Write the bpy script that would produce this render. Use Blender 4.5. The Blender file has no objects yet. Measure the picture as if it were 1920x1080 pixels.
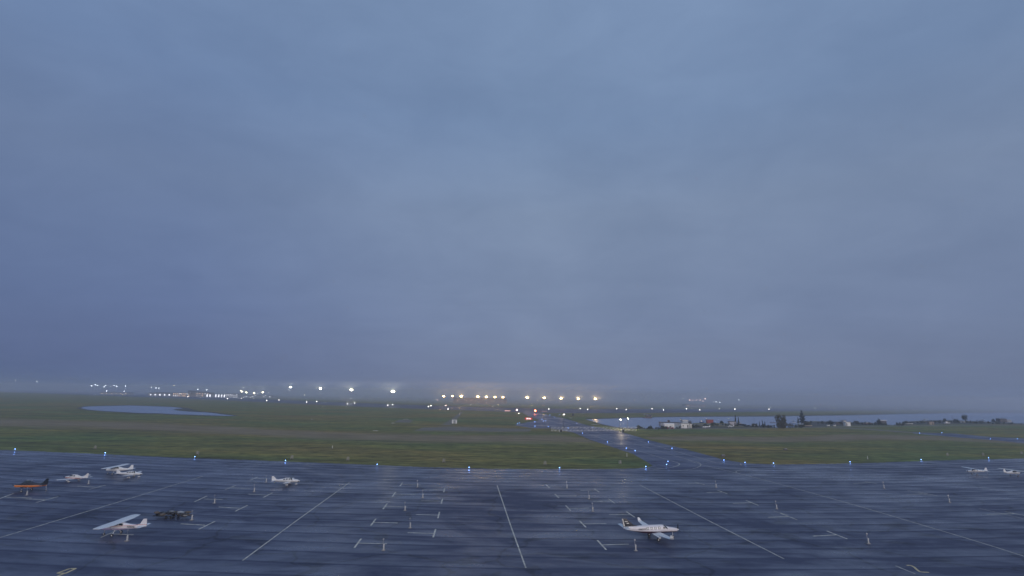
import bpy, bmesh, math, random
from mathutils import Vector, Matrix
from mathutils.geometry import tessellate_polygon
random.seed(7)
S = bpy.context.scene
COL = S.collection
R = math.radians
PI = math.pi

# ------------------------------------------------------------------ camera
W, H, F, CAM_H = 1920.0, 1080.0, 930.0, 30.0
pitch = math.atan2(198.0, F)
roll = math.atan2(32.0, 1920.0)
cd = bpy.data.cameras.new('camera'); cam = bpy.data.objects.new('camera', cd); COL.objects.link(cam)
cd.sensor_width = 36.0; cd.lens = 36.0 * F / W; cd.clip_start = 0.5; cd.clip_end = 60000
CAM = Matrix.Translation((0, 0, CAM_H)) @ Matrix.Rotation(PI / 2 + pitch, 4, 'X') @ Matrix.Rotation(roll, 4, 'Z')
cam.matrix_world = CAM
S.camera = cam
S.view_settings.view_transform = 'Standard'
S.view_settings.look = 'None'
S.view_settings.exposure = 0.0
S.view_settings.gamma = 1.0

# ------------------------------------------------------------------ world: overcast dawn sky
SUN_EL, SUN_AZ = R(14), R(150)          # low glow behind the camera, to the right
w = bpy.data.worlds.new('World'); S.world = w; w.use_nodes = True
nt = w.node_tree; nt.nodes.clear()
def N(t, kind, **kw):
    n = t.nodes.new(kind)
    for k, v in kw.items(): setattr(n, k, v)
    return n
def ramp(t, stops, fac=None, interp='LINEAR'):
    r = N(t, 'ShaderNodeValToRGB'); r.color_ramp.interpolation = interp
    e = r.color_ramp.elements
    while len(e) < len(stops): e.new(0.5)
    for i, (p, c) in enumerate(stops):
        e[i].position = p; e[i].color = (c[0], c[1], c[2], 1) if len(c) == 3 else c
    if fac is not None: t.links.new(fac, r.inputs[0])
    return r
def math_(t, op, a, b=None, c=None):
    m = N(t, 'ShaderNodeMath', operation=op)
    for i, v in enumerate((a, b, c)):
        if v is None: continue
        if isinstance(v, (int, float)): m.inputs[i].default_value = v
        else: t.links.new(v, m.inputs[i])
    return m.outputs[0]
def mixc(t, fac, a, b, blend='MIX'):
    m = N(t, 'ShaderNodeMix', data_type='RGBA', blend_type=blend)
    for i, v in ((0, fac), (6, a), (7, b)):
        if isinstance(v, (int, float)): m.inputs[i].default_value = v
        elif isinstance(v, tuple): m.inputs[i].default_value = (v[0], v[1], v[2], 1)
        else: t.links.new(v, m.inputs[i])
    return m.outputs[2]
def noise(t, vec, scale, detail=4, rough=0.55, dist=0.0):
    n = N(t, 'ShaderNodeTexNoise'); n.inputs['Scale'].default_value = scale
    n.inputs['Detail'].default_value = detail; n.inputs['Roughness'].default_value = rough
    n.inputs['Distortion'].default_value = dist
    if vec is not None: t.links.new(vec, n.inputs['Vector'])
    return n.outputs['Fac']
def mapping(t, vec, scale=(1, 1, 1), rot=(0, 0, 0), loc=(0, 0, 0)):
    m = N(t, 'ShaderNodeMapping'); m.inputs['Scale'].default_value = scale
    m.inputs['Rotation'].default_value = rot; m.inputs['Location'].default_value = loc
    t.links.new(vec, m.inputs['Vector']); return m.outputs[0]
tc = N(nt, 'ShaderNodeTexCoord')
sx = N(nt, 'ShaderNodeSeparateXYZ'); nt.links.new(tc.outputs['Generated'], sx.inputs[0])
# cloud deck seen from below: direction projected on a flat layer
zz = math_(nt, 'MAXIMUM', sx.outputs['Z'], 0.0)
zz = math_(nt, 'ADD', zz, 0.10)
cv = N(nt, 'ShaderNodeCombineXYZ')
nt.links.new(math_(nt, 'DIVIDE', sx.outputs['X'], zz), cv.inputs[0])
nt.links.new(math_(nt, 'DIVIDE', sx.outputs['Y'], zz), cv.inputs[1])
big = noise(nt, mapping(nt, tc.outputs['Generated'], (1.7, 1.7, 3.6), (R(10), R(34), 0), (0.4, 0.2, 0.7)), 1.0, 4, 0.5, 0.4)
fine = noise(nt, mapping(nt, tc.outputs['Generated'], (6, 6, 13), (R(12), R(38), 0)), 1.0, 7, 0.6, 0.5)
wisp = noise(nt, mapping(nt, cv.outputs[0], (0.9, 2.6, 1), (0, 0, R(35)), (3, 1, 0)), 1.0, 6, 0.55, 0.4)
el = ramp(nt, [(0.0, (0.168, 0.218, 0.338)), (0.04, (0.176, 0.226, 0.350)), (0.14, (0.190, 0.250, 0.392)),
               (0.35, (0.205, 0.274, 0.412)), (0.50, (0.186, 0.270, 0.432)), (1.0, (0.19, 0.28, 0.45))], sx.outputs['Z'])
# darker, bluer cloud towards the west (left), most of it low down
side = ramp(nt, [(0.0, (0.46, 0.55, 0.74)), (0.16, (0.53, 0.61, 0.80)), (0.36, (0.84, 0.87, 0.94)), (0.52, (1, 1, 1)), (0.72, (0.97, 0.97, 0.98)), (1.0, (0.80, 0.82, 0.86))],
            math_(nt, 'MULTIPLY_ADD', sx.outputs['X'], 0.62, 0.5))
sidef = math_(nt, 'SUBTRACT', 1.0, math_(nt, 'MULTIPLY', sx.outputs['Z'], 1.25)); sidef.node.use_clamp = True
sidec = mixc(nt, sidef, (1, 1, 1), side.outputs[0])
b1 = ramp(nt, [(0.30, (0.90, 0.91, 0.925)), (0.70, (1.08, 1.07, 1.06))], big)
b2 = ramp(nt, [(0.35, (0.955, 0.96, 0.97)), (0.66, (1.04, 1.035, 1.03))], fine)
deck = mixc(nt, 1.0, mixc(nt, 1.0, el.outputs[0], b1.outputs[0], 'MULTIPLY'), b2.outputs[0], 'MULTIPLY')
b3 = ramp(nt, [(0.32, (0.98, 0.983, 0.988)), (0.68, (1.02, 1.017, 1.014))], wisp)
deck = mixc(nt, 1.0, mixc(nt, 1.0, deck, sidec, 'MULTIPLY'), b3.outputs[0], 'MULTIPLY')
sky = N(nt, 'ShaderNodeTexSky', sky_type='NISHITA'); sky.sun_disc = False
sky.sun_elevation = R(4); sky.sun_rotation = SUN_AZ
sky.air_density = 1.4; sky.dust_density = 2.0
# paler sky on the dawn side, behind the camera
back = ramp(nt, [(0.0, (1.0, 1.0, 1.0)), (1.0, (1.5, 1.35, 1.18))], math_(nt, 'MULTIPLY', sx.outputs['Y'], -1.0))
deck = mixc(nt, 1.0, deck, back.outputs[0], 'MULTIPLY')
bg = N(nt, 'ShaderNodeBackground'); bg.inputs['Strength'].default_value = 1.0
nsk = mixc(nt, 1.0, sky.outputs[0], (0.005, 0.005, 0.005), 'MULTIPLY')
nt.links.new(mixc(nt, 1.0, deck, nsk, 'ADD'), bg.inputs['Color'])
wo = N(nt, 'ShaderNodeOutputWorld'); nt.links.new(bg.outputs[0], wo.inputs[0])

sl = bpy.data.lights.new('sun', 'SUN'); sun = bpy.data.objects.new('sun', sl); COL.objects.link(sun)
sl.energy = 1.4; sl.angle = R(40); sl.color = (1.0, 0.87, 0.80)
sdir = Vector((math.sin(SUN_AZ) * math.cos(SUN_EL), math.cos(SUN_AZ) * math.cos(SUN_EL), math.sin(SUN_EL)))
sun.rotation_euler = sdir.to_track_quat('Z', 'Y').to_euler()
sun.location = (0, -40, 60)

S.cycles.use_denoising = True
S.cycles.max_bounces = 6; S.cycles.diffuse_bounces = 2; S.cycles.glossy_bounces = 3
S.cycles.transmission_bounces = 4; S.cycles.volume_bounces = 1; S.cycles.transparent_max_bounces = 12
S.cycles.sample_clamp_indirect = 2.0
S.cycles.caustics_reflective = False; S.cycles.caustics_refractive = False

# ------------------------------------------------------------------ picture measurements -> ground
ROT = CAM.to_3x3()
def ray(px, py):
    return ROT @ Vector(((px - W / 2), -(py - H / 2), -F)).normalized()
def G(px, py, z=0.0):
    d = ray(px, py)
    t = (z - CAM_H) / d.z
    return Vector((d.x * t, d.y * t, z))
def E(px, py, dist):          # point on that line of sight at ground distance dist (depth)
    d = ray(px, py); t = dist / d.y
    return Vector((d.x * t, dist, CAM_H + d.z * t))
def hor(px): return 722 + 32 * px / 1920.0
def ppm(py, px): return (py - hor(px)) / CAM_H     # pixels per metre at a ground pixel

# ------------------------------------------------------------------ materials
MATS = {}
def pbr(name, col, rough=0.6, metal=0.0, var=0.12, scale=3.0, spec=0.5, coat=0.0, bump=0.0):
    if name in MATS: return MATS[name]
    m = bpy.data.materials.new(name); m.use_nodes = True; t = m.node_tree
    b = t.nodes['Principled BSDF']; g = N(t, 'ShaderNodeTexCoord')
    n = noise(t, g.outputs['Object'], scale, 5, 0.6)
    r = ramp(t, [(0.3, tuple(c * (1 - var) for c in col)), (0.7, tuple(min(1, c * (1 + var)) for c in col))], n)
    t.links.new(r.outputs[0], b.inputs['Base Color'])
    rr = math_(t, 'MULTIPLY_ADD', n, 0.25, rough - 0.12); t.links.new(rr, b.inputs['Roughness'])
    b.inputs['Metallic'].default_value = metal; b.inputs['Specular IOR Level'].default_value = spec
    b.inputs['Coat Weight'].default_value = coat
    if bump:
        bp = N(t, 'ShaderNodeBump'); bp.inputs['Strength'].default_value = bump; t.links.new(n, bp.inputs['Height'])
        t.links.new(bp.outputs[0], b.inputs['Normal'])
    MATS[name] = m; return m
def emis(name, col, strength):
    if name in MATS: return MATS[name]
    m = bpy.data.materials.new(name); m.use_nodes = True; t = m.node_tree; t.nodes.clear()
    e = N(t, 'ShaderNodeEmission'); e.inputs[0].default_value = (*col, 1)
    g = N(t, 'ShaderNodeTexCoord'); n = noise(t, g.outputs['Object'], 2.0, 2)
    t.links.new(math_(t, 'MULTIPLY_ADD', n, strength * 0.4, strength * 0.8), e.inputs[1])
    o = N(t, 'ShaderNodeOutputMaterial'); t.links.new(e.outputs[0], o.inputs[0])
    m.cycles.emission_sampling = 'NONE'
    MATS[name] = m; return m

def grass_col(t, P):
    wide = noise(t, mapping(t, P, (0.006, 0.012, 1)), 1.0, 4, 0.5)
    streak = noise(t, mapping(t, P, (0.010, 0.085, 1), (0, 0, R(-2))), 1.0, 7, 0.72, 0.4)
    fine_ = noise(t, mapping(t, P, (0.10, 0.35, 1)), 1.0, 6, 0.75)
    a = ramp(t, [(0.36, (0.215, 0.168, 0.062)), (0.50, (0.168, 0.164, 0.056)), (0.64, (0.125, 0.166, 0.062))], wide)
    b = ramp(t, [(0.30, (0.40, 0.40, 0.42)), (0.46, (0.88, 0.90, 0.88)), (0.54, (1.08, 1.08, 1.0)), (0.70, (1.75, 1.6, 1.35))], streak)
    c = ramp(t, [(0.34, (0.30, 0.34, 0.33)), (0.66, (1.75, 1.68, 1.55))], fine_)
    m = mixc(t, 1.0, mixc(t, 1.0, a.outputs[0], b.outputs[0], 'MULTIPLY'), c.outputs[0], 'MULTIPLY')
    return m, streak, fine_
def ground_mat(name, kind):
    m = bpy.data.materials.new(name); m.use_nodes = True; t = m.node_tree; b = t.nodes['Principled BSDF']
    geo = N(t, 'ShaderNodeNewGeometry'); P = geo.outputs['Position']
    gc, st, fi = grass_col(t, P)
    if kind == 'grass': col = gc
    else:
        uv = N(t, 'ShaderNodeUVMap'); s = N(t, 'ShaderNodeSeparateXYZ'); t.links.new(uv.outputs[0], s.inputs[0])
        v = s.outputs[1]
        edge = math_(t, 'MINIMUM', v, math_(t, 'SUBTRACT', 1.0, v))            # 0 at rims, .5 centre
        nn = noise(t, mapping(t, P, (0.02, 0.12, 1)), 1.0, 6, 0.65)
        f = math_(t, 'ADD', math_(t, 'MULTIPLY', edge, 4.0), math_(t, 'MULTIPLY_ADD', nn, 3.0, -1.9))
        n2 = noise(t, mapping(t, P, (0.03, 0.3, 1)), 1.0, 6, 0.6)
        if kind == 'dirt':
            dc = ramp(t, [(0.34, (0.16, 0.125, 0.07)), (0.5, (0.255, 0.20, 0.125)), (0.66, (0.37, 0.30, 0.20))], n2)
        else:
            dc = ramp(t, [(0.32, (0.13, 0.125, 0.105)), (0.5, (0.20, 0.185, 0.15)), (0.7, (0.27, 0.25, 0.20))], n2)
        k = N(t, 'ShaderNodeClamp'); t.links.new(f, k.inputs[0])
        top = 0.88 if kind == 'dirt' else 1.0
        col = mixc(t, math_(t, 'MULTIPLY', k.outputs[0], top), gc, dc.outputs[0])
    t.links.new(col, b.inputs['Base Color']); b.inputs['Roughness'].default_value = 0.9
    b.inputs['Specular IOR Level'].default_value = 0.15
    bp = N(t, 'ShaderNodeBump'); bp.inputs['Strength'].default_value = 0.8; bp.inputs['Distance'].default_value = 0.5
    t.links.new(fi, bp.inputs['Height']); t.links.new(bp.outputs[0], b.inputs['Normal'])
    return m
M_GRASS = ground_mat('grass_turf', 'grass'); M_DIRT = ground_mat('bare_dirt', 'dirt'); M_GRAVEL = ground_mat('gravel', 'gravel')

def asphalt_mat(name, lanes=True, dark=0.04, r0=0.28, span=0.40):
    m = bpy.data.materials.new(name); m.use_nodes = True; t = m.node_tree; b = t.nodes['Principled BSDF']
    geo = N(t, 'ShaderNodeNewGeometry'); P = geo.outputs['Position']
    s = N(t, 'ShaderNodeSeparateXYZ'); t.links.new(P, s.inputs[0])
    # paving lanes run across the view with a slight wander
    wob = noise(t, mapping(t, P, (0.012, 0.02, 1)), 1.0, 3, 0.5)
    wob2 = noise(t, mapping(t, P, (0.08, 0.08, 1)), 1.0, 4, 0.6)
    y2 = math_(t, 'ADD', s.outputs[1], math_(t, 'MULTIPLY_ADD', wob, 3.0, math_(t, 'MULTIPLY', wob2, 0.8)))
    x2 = math_(t, 'MULTIPLY', math_(t, 'MULTIPLY', s.outputs[0], s.outputs[0]), -0.0006)
    y2 = math_(t, 'ADD', y2, x2)
    saw = math_(t, 'FRACT', math_(t, 'DIVIDE', y2, 6.1))
    streak = noise(t, mapping(t, P, (0.028, 0.13, 1), (0, 0, R(2))), 1.0, 5, 0.55, 1.2)
    patch = noise(t, mapping(t, P, (0.022, 0.036, 1)), 1.0, 6, 0.62, 1.4)
    blot = noise(t, mapping(t, P, (0.16, 0.5, 1)), 1.0, 5, 0.6)
    grain = noise(t, P, 9.0, 3, 0.6)
    lane = ramp(t, [(0.0, (0.42, 0.42, 0.42)), (0.12, (0.62, 0.62, 0.62)), (0.45, (0.52, 0.52, 0.52)), (0.86, (0.40, 0.40, 0.40)), (0.95, (0.05, 0.05, 0.05)), (1.0, (0.2, 0.2, 0.2))], saw)
    # wetness: 0 dry dark, 1 standing film of water
    wet = math_(t, 'MULTIPLY_ADD', streak, 1.5, -0.42)
    wet = math_(t, 'ADD', wet, math_(t, 'MULTIPLY_ADD', patch, 2.4, -1.2))
    if lanes:      # rain water stands along the low far rim of the apron
        rim = N(t, 'ShaderNodeMapRange'); rim.interpolation_type = 'SMOOTHSTEP'; rim.inputs['From Min'].default_value = 140; rim.inputs['From Max'].default_value = 195; rim.inputs['To Max'].default_value = 0.16
        t.links.new(y2, rim.inputs['Value']); wet = math_(t, 'ADD', wet, rim.outputs[0])
    if lanes: wet = math_(t, 'ADD', wet, math_(t, 'MULTIPLY_ADD', lane.outputs[0], 1.35, -0.66))
    wet = math_(t, 'ADD', wet, math_(t, 'MULTIPLY_ADD', blot, 0.8, -0.4))
    k = N(t, 'ShaderNodeClamp'); t.links.new(wet, k.inputs[0]); wet = k.outputs[0]
    bc = ramp(t, [(0.25, (dark * 0.62, dark * 0.76, dark * 1.35)), (0.75, (dark * 1.12, dark * 1.3, dark * 2.1))], grain)
    bc2 = mixc(t, math_(t, 'MULTIPLY', patch, 0.5), bc.outputs[0], (dark * 1.1, dark * 1.3, dark * 2.3))
    dv = N(t, 'ShaderNodeVectorMath', operation='ADD'); nz3 = N(t, 'ShaderNodeTexNoise'); nz3.inputs['Scale'].default_value = 0.09; nz3.inputs['Detail'].default_value = 4
    sc3 = N(t, 'ShaderNodeVectorMath', operation='SCALE'); sc3.inputs['Scale'].default_value = 14.0
    t.links.new(P, nz3.inputs['Vector']); t.links.new(nz3.outputs['Color'], sc3.inputs[0]); t.links.new(P, dv.inputs[0]); t.links.new(sc3.outputs[0], dv.inputs[1])
    vo = N(t, 'ShaderNodeTexVoronoi', feature='DISTANCE_TO_EDGE'); vo.inputs['Scale'].default_value = 0.045; t.links.new(dv.outputs[0], vo.inputs['Vector'])
    crack = ramp(t, [(0.0, (1, 1, 1)), (0.012, (0.7, 0.7, 0.7)), (0.022, (0, 0, 0))], vo.outputs['Distance'])
    stain = ramp(t, [(0.60, (0, 0, 0)), (0.70, (1, 1, 1))], noise(t, mapping(t, P, (0.11, 0.15, 1), (0, 0, 0), (40, 7, 0)), 1.0, 3, 0.5))
    dk = math_(t, 'MAXIMUM', math_(t, 'MULTIPLY', crack.outputs[0], 0.6), math_(t, 'MULTIPLY', stain.outputs[0], 0.55))
    bc2 = mixc(t, dk, bc2, (dark * 0.25, dark * 0.28, dark * 0.4))
    t.links.new(bc2, b.inputs['Base Color'])
    t.links.new(math_(t, 'MULTIPLY_ADD', wet, -span, r0 + span), b.inputs['Roughness'])
    t.links.new(math_(t, 'MULTIPLY_ADD', wet, 1.05, 0.12), b.inputs['Specular IOR Level'])
    bp = N(t, 'ShaderNodeBump'); bp.inputs['Strength'].default_value = 0.25; bp.inputs['Distance'].default_value = 0.03
    t.links.new(math_(t, 'ADD', grain, math_(t, 'MULTIPLY', blot, 2.0)), bp.inputs['Height']); t.links.new(bp.outputs[0], b.inputs['Normal'])
    return m
M_APRON = asphalt_mat('wet_apron_asphalt', True, 0.066, 0.19); M_TAXI = asphalt_mat('wet_taxiway_asphalt', False, 0.085, 0.28); M_RUNWAY = asphalt_mat('runway_asphalt', False, 0.06, 0.5, 0.3)
def water_mat():
    m = bpy.data.materials.new('calm_water'); m.use_nodes = True; t = m.node_tree; b = t.nodes['Principled BSDF']
    b.inputs['Base Color'].default_value = (0.20, 0.26, 0.40, 1); b.inputs['Roughness'].default_value = 0.27; b.inputs['Specular IOR Level'].default_value = 0.9
    b.inputs['IOR'].default_value = 1.33
    geo = N(t, 'ShaderNodeNewGeometry'); n = noise(t, mapping(t, geo.outputs['Position'], (1.1, 1.6, 1)), 1.0, 5)
    bp = N(t, 'ShaderNodeBump'); bp.inputs['Strength'].default_value = 0.2; bp.inputs['Distance'].default_value = 0.1
    t.links.new(n, bp.inputs['Height']); t.links.new(bp.outputs[0], b.inputs['Normal'])
    return m
M_WATER = water_mat()
M_PAINT = pbr('faded_marking_paint', (0.60, 0.57, 0.48), 0.55, 0, 0.5, 0.7)
M_PAINTY = pbr('yellow_marking_paint', (0.62, 0.50, 0.26), 0.5, 0, 0.25, 2)
M_WHITE = pbr('white_paint', (0.78, 0.78, 0.77), 0.35, 0, 0.05, 1.5, 0.5, 0.3)
M_CREAM = pbr('cream_paint', (0.74, 0.72, 0.66), 0.35, 0, 0.05, 1.5, 0.5, 0.3)
M_BLACK = pbr('black_paint', (0.015, 0.018, 0.025), 0.3, 0, 0.3, 3, 0.5, 0.5)
M_RUBBER = pbr('tyre_rubber', (0.02, 0.02, 0.02), 0.8, 0, 0.3, 8)
M_GLASS = pbr('dark_cabin_glass', (0.02, 0.03, 0.04), 0.16, 0, 0.3, 2, 0.8)
M_PANEGLASS = pbr('pale_window_glass', (0.35, 0.38, 0.40), 0.2, 0, 0.2, 2, 0.8)
M_METAL = pbr('galvanised_metal', (0.42, 0.43, 0.45), 0.45, 0.7, 0.15, 4)
M_DARKM = pbr('dark_metal', (0.05, 0.05, 0.055), 0.5, 0.5, 0.3, 4)
M_CONC = pbr('concrete', (0.32, 0.31, 0.29), 0.85, 0, 0.15, 2)
M_WOOD = pbr('weathered_wood', (0.16, 0.115, 0.085), 0.8, 0, 0.3, 2)
M_GREYP = pbr('grey_paint', (0.30, 0.32, 0.34), 0.6, 0, 0.15, 2)
M_BLUEP = pbr('blue_paint', (0.05, 0.10, 0.30), 0.5, 0, 0.15, 2)
M_REDP = pbr('red_paint', (0.30, 0.035, 0.03), 0.45, 0, 0.2, 2)
M_LETTER = pbr('dark_lettering', (0.03, 0.03, 0.04), 0.5, 0, 0.1, 2)
M_FACADE = pbr('facade_cladding', (0.30, 0.27, 0.24), 0.7, 0, 0.12, 0.3)
M_ROOF = pbr('roof_metal', (0.12, 0.13, 0.15), 0.5, 0.2, 0.15, 0.3)
M_BLADE = pbr('propeller_black', (0.012, 0.012, 0.014), 0.4, 0, 0.1, 4)
M_BARK = pbr('bark', (0.07, 0.05, 0.04), 0.9, 0, 0.3, 5)
M_LEAF_D = pbr('spruce_needles', (0.022, 0.040, 0.022), 0.8, 0, 0.5, 1.2)
M_LEAF_A = pbr('autumn_leaves', (0.085, 0.082, 0.030), 0.75, 0, 0.45, 0.8)
M_TARP = pbr('brown_tarp', (0.13, 0.11, 0.09), 0.7, 0, 0.4, 2)
L_WHITE = emis('lamp_white', (1.0, 0.90, 0.62), 60.0)
L_COOL = emis('lamp_cool_white', (0.85, 0.93, 1.0), 14.0)
L_EDGE = emis('lamp_runway_white', (1.0, 0.93, 0.84), 14.0)
L_AMBER = emis('lamp_sodium', (1.0, 0.66, 0.24), 60.0)
L_BLUE = emis('lamp_taxi_blue', (0.20, 0.40, 1.0), 10.0)
L_RED = emis('lamp_red', (1.0, 0.16, 0.06), 34.0)
L_PINK = emis('lamp_pinkish', (1.0, 0.62, 0.55), 10.0)
L_WIN = emis('lit_window_warm', (1.0, 0.68, 0.48), 2.6)
L_WINC = emis('lit_window_cool', (0.90, 0.92, 1.0), 2.6)
L_SIGNR = emis('sign_red', (0.8, 0.02, 0.015), 0.9)
L_SIGNW = emis('sign_white', (1.0, 0.85, 0.82), 3.2)

# ------------------------------------------------------------------ mesh helpers
class MB:
    def __init__(s): s.v = []; s.f = []; s.m = []
    def add(s, verts, faces, mi=0):
        o = len(s.v); s.v += [Vector(v) for v in verts]
        s.f += [tuple(i + o for i in f) for f in faces]; s.m += [mi] * len(faces); return s
    def box(s, c, d, mi=0, rz=0.0, taper=1.0):
        cx, cy, cz = c; x, y, z = d[0] / 2, d[1] / 2, d[2] / 2
        p = []
        for k in (-1, 1):
            q = taper if k > 0 else 1.0
            for a, b in ((-1, -1), (1, -1), (1, 1), (-1, 1)):
                X, Y = a * x * q, b * y * q
                p.append((cx + X * math.cos(rz) - Y * math.sin(rz), cy + X * math.sin(rz) + Y * math.cos(rz), cz + k * z))
        return s.add(p, [(3, 2, 1, 0), (4, 5, 6, 7), (0, 1, 5, 4), (1, 2, 6, 5), (2, 3, 7, 6), (3, 0, 4, 7)], mi)
    def tube(s, a, b, r0, r1=None, n=8, mi=0):
        a, b = Vector(a), Vector(b); r1 = r0 if r1 is None else r1
        d = (b - a).normalized(); u = d.orthogonal().normalized(); v = d.cross(u)
        p = []
        for c, r in ((a, r0), (b, r1)):
            for i in range(n):
                t = 2 * PI * i / n; p.append(c + (u * math.cos(t) + v * math.sin(t)) * r)
        f = [(i, (i + 1) % n, n + (i + 1) % n, n + i) for i in range(n)] + [tuple(range(n - 1, -1, -1)), tuple(range(n, 2 * n))]
        return s.add(p, f, mi)
    def ball(s, c, r, n=8, m=5, mi=0, sc=(1, 1, 1)):
        p = []; f = []
        for j in range(1, m):
            ph = PI * j / m
            for i in range(n):
                t = 2 * PI * i / n
                p.append((c[0] + r * sc[0] * math.sin(ph) * math.cos(t), c[1] + r * sc[1] * math.sin(ph) * math.sin(t), c[2] + r * sc[2] * math.cos(ph)))
        top = len(p); p.append((c[0], c[1], c[2] + r * sc[2])); p.append((c[0], c[1], c[2] - r * sc[2]))
        for j in range(m - 2):
            for i in range(n):
                a, b = j * n + i, j * n + (i + 1) % n
                f.append((a, a + n, b + n, b))
        for i in range(n):
            f.append((top, i, (i + 1) % n)); k = (m - 2) * n; f.append((top + 1, k + (i + 1) % n, k + i))
        return s.add(p, f, mi)
    def prism(s, prof, y0, y1, mi=0):      # xz profile extruded along y
        n = len(prof); p = [(x, y0, z) for x, z in prof] + [(x, y1, z) for x, z in prof]
        f = [(i, (i + 1) % n, n + (i + 1) % n, n + i) for i in range(n)] + [tuple(range(n - 1, -1, -1)), tuple(range(n, 2 * n))]
        return s.add(p, f, mi)
    def loft(s, rings, mi=0, cap=True):
        n = len(rings[0]); p = [q for r in rings for q in r]; f = []
        for j in range(len(rings) - 1):
            for i in range(n):
                a, b = j * n + i, j * n + (i + 1) % n; f.append((a, b, b + n, a + n))
        if cap: f += [tuple(range(n - 1, -1, -1)), tuple((len(rings) - 1) * n + i for i in range(n))]
        return s.add(p, f, mi)
    def build(s, name, mats, parent=None, smooth=False, loc=None, rz=0.0):
        if not isinstance(mats, (list, tuple)): mats = [mats]
        me = bpy.data.meshes.new(name); me.from_pydata([tuple(v) for v in s.v], [], s.f); me.update()
        for m in mats: me.materials.append(m)
        for p, i in zip(me.polygons, s.m): p.material_index = i; p.use_smooth = smooth
        bm = bmesh.new(); bm.from_mesh(me); bmesh.ops.recalc_face_normals(bm, faces=bm.faces); bm.to_mesh(me); bm.free()
        if smooth:
            try: me.set_sharp_from_angle(angle=R(38))
            except Exception: pass
        o = bpy.data.objects.new(name, me); COL.objects.link(o)
        if parent: o.parent = parent
        if loc is not None: o.location = loc
        o.rotation_euler = (0, 0, rz)
        return o
def tag(o, label=None, cat=None, group=None, kind=None):
    if label: o['label'] = label
    if cat: o['category'] = cat
    if group: o['group'] = group
    if kind: o['kind'] = kind
    return o
def thing(name, label, cat, loc=(0, 0, 0), rz=0.0, group=None):
    o = bpy.data.objects.new(name, None); COL.objects.link(o); o.location = loc; o.rotation_euler = (0, 0, rz)
    o.empty_display_size = 0.5
    return tag(o, label, cat, group)
def dup(root, loc, rz, label, group=None, scale=None):
    r = root.copy(); COL.objects.link(r); r.location = loc; r.rotation_euler = (0, 0, rz); r['label'] = label
    if scale: r.scale = (scale,) * 3
    if group: r['group'] = group
    for ch in list(root.children):
        c = ch.copy(); COL.objects.link(c); c.parent = r
        for g in list(ch.children):
            d = g.copy(); COL.objects.link(d); d.parent = c
    return r
def lamp(kind, loc, energy, col, parent=None, size=0.3, spot=None, aim=None):
    l = bpy.data.lights.new('light', kind); o = bpy.data.objects.new('light', l); COL.objects.link(o)
    l.energy = energy; l.color = col
    if kind != 'SUN': l.shadow_soft_size = size
    if spot: l.spot_size = spot; l.spot_blend = 0.6
    o.location = loc
    if aim is not None: o.rotation_euler = (Vector(loc) - Vector(aim)).to_track_quat('Z', 'Y').to_euler()
    if parent: o.parent = parent
    return o
def sheet(name, pts, z, mat, label=None, parent=None):
    """flat polygon given by picture points of its outline, or world xy when 3-long"""
    P = [G(*p) if len(p) == 2 else Vector(p) for p in pts]
    P = [Vector((p.x, p.y, z)) for p in P]
    tris = tessellate_polygon([P])
    me = bpy.data.meshes.new(name); me.from_pydata([tuple(p) for p in P], [], [tuple(t) for t in tris]); me.materials.append(mat)
    bm = bmesh.new(); bm.from_mesh(me)
    for f in bm.faces:
        if f.normal.z < 0: f.normal_flip()
    bm.to_mesh(me); bm.free()
    o = bpy.data.objects.new(name, me); COL.objects.link(o)
    if parent: o.parent = parent
    else: o['kind'] = 'structure'
    return o
def resample(pl, n):
    L = [0]
    for a, b in zip(pl, pl[1:]): L.append(L[-1] + (b - a).length)
    out = []
    for i in range(n):
        s = L[-1] * i / (n - 1); j = 0
        while j < len(L) - 2 and L[j + 1] < s: j += 1
        q = (s - L[j]) / max(1e-6, L[j + 1] - L[j]); out.append(pl[j].lerp(pl[j + 1], q))
    return out
def catmull(pts, sub=6):
    P = [Vector((p[0], p[1], 0)) for p in pts]; P = [P[0] * 2 - P[1]] + P + [P[-1] * 2 - P[-2]]; o = []
    for i in range(1, len(P) - 2):
        for k in range(sub):
            t = k / sub; a, b, c, d = P[i - 1:i + 3]
            o.append(0.5 * ((2 * b) + (c - a) * t + (2 * a - 5 * b + 4 * c - d) * t * t + (3 * b - a - 3 * c + d) * t ** 3))
    o.append(P[-2]); return [(v.x, v.y) for v in o]
def ribbon(name, near, far, z, mat, n=60, parent=None):
    A = resample([G(*p) for p in near], n); B = resample([G(*p) for p in far], n)
    me = bpy.data.meshes.new(name); k = 5
    v = []; uvs = []
    for i in range(n):
        for j in range(k):
            p = A[i].lerp(B[i], j / (k - 1)); v.append((p.x, p.y, z)); uvs.append((i / (n - 1), j / (k - 1)))
    f = [(i * k + j, (i + 1) * k + j, (i + 1) * k + j + 1, i * k + j + 1) for i in range(n - 1) for j in range(k - 1)]
    me.from_pydata(v, [], f); me.materials.append(mat)
    ul = me.uv_layers.new(name='UVMap')
    for lp in me.loops: ul.data[lp.index].uv = uvs[lp.vertex_index]
    bm = bmesh.new(); bm.from_mesh(me)
    for q in bm.faces:
        if q.normal.z < 0: q.normal_flip()
    bm.to_mesh(me); bm.free()
    o = bpy.data.objects.new(name, me); COL.objects.link(o)
    if parent: o.parent = parent
    else: o['kind'] = 'structure'
    return o
def stripe(mb, pts, wd, z):
    P = [G(*p) for p in pts]; n = len(P); vs = []
    for i, p in enumerate(P):
        d = (P[min(i + 1, n - 1)] - P[max(i - 1, 0)]).normalized(); q = Vector((-d.y, d.x, 0)) * wd / 2
        vs += [(p.x + q.x, p.y + q.y, z), (p.x - q.x, p.y - q.y, z)]
    mb.add(vs, [(2 * i, 2 * i + 1, 2 * i + 3, 2 * i + 2) for i in range(n - 1)])
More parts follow.
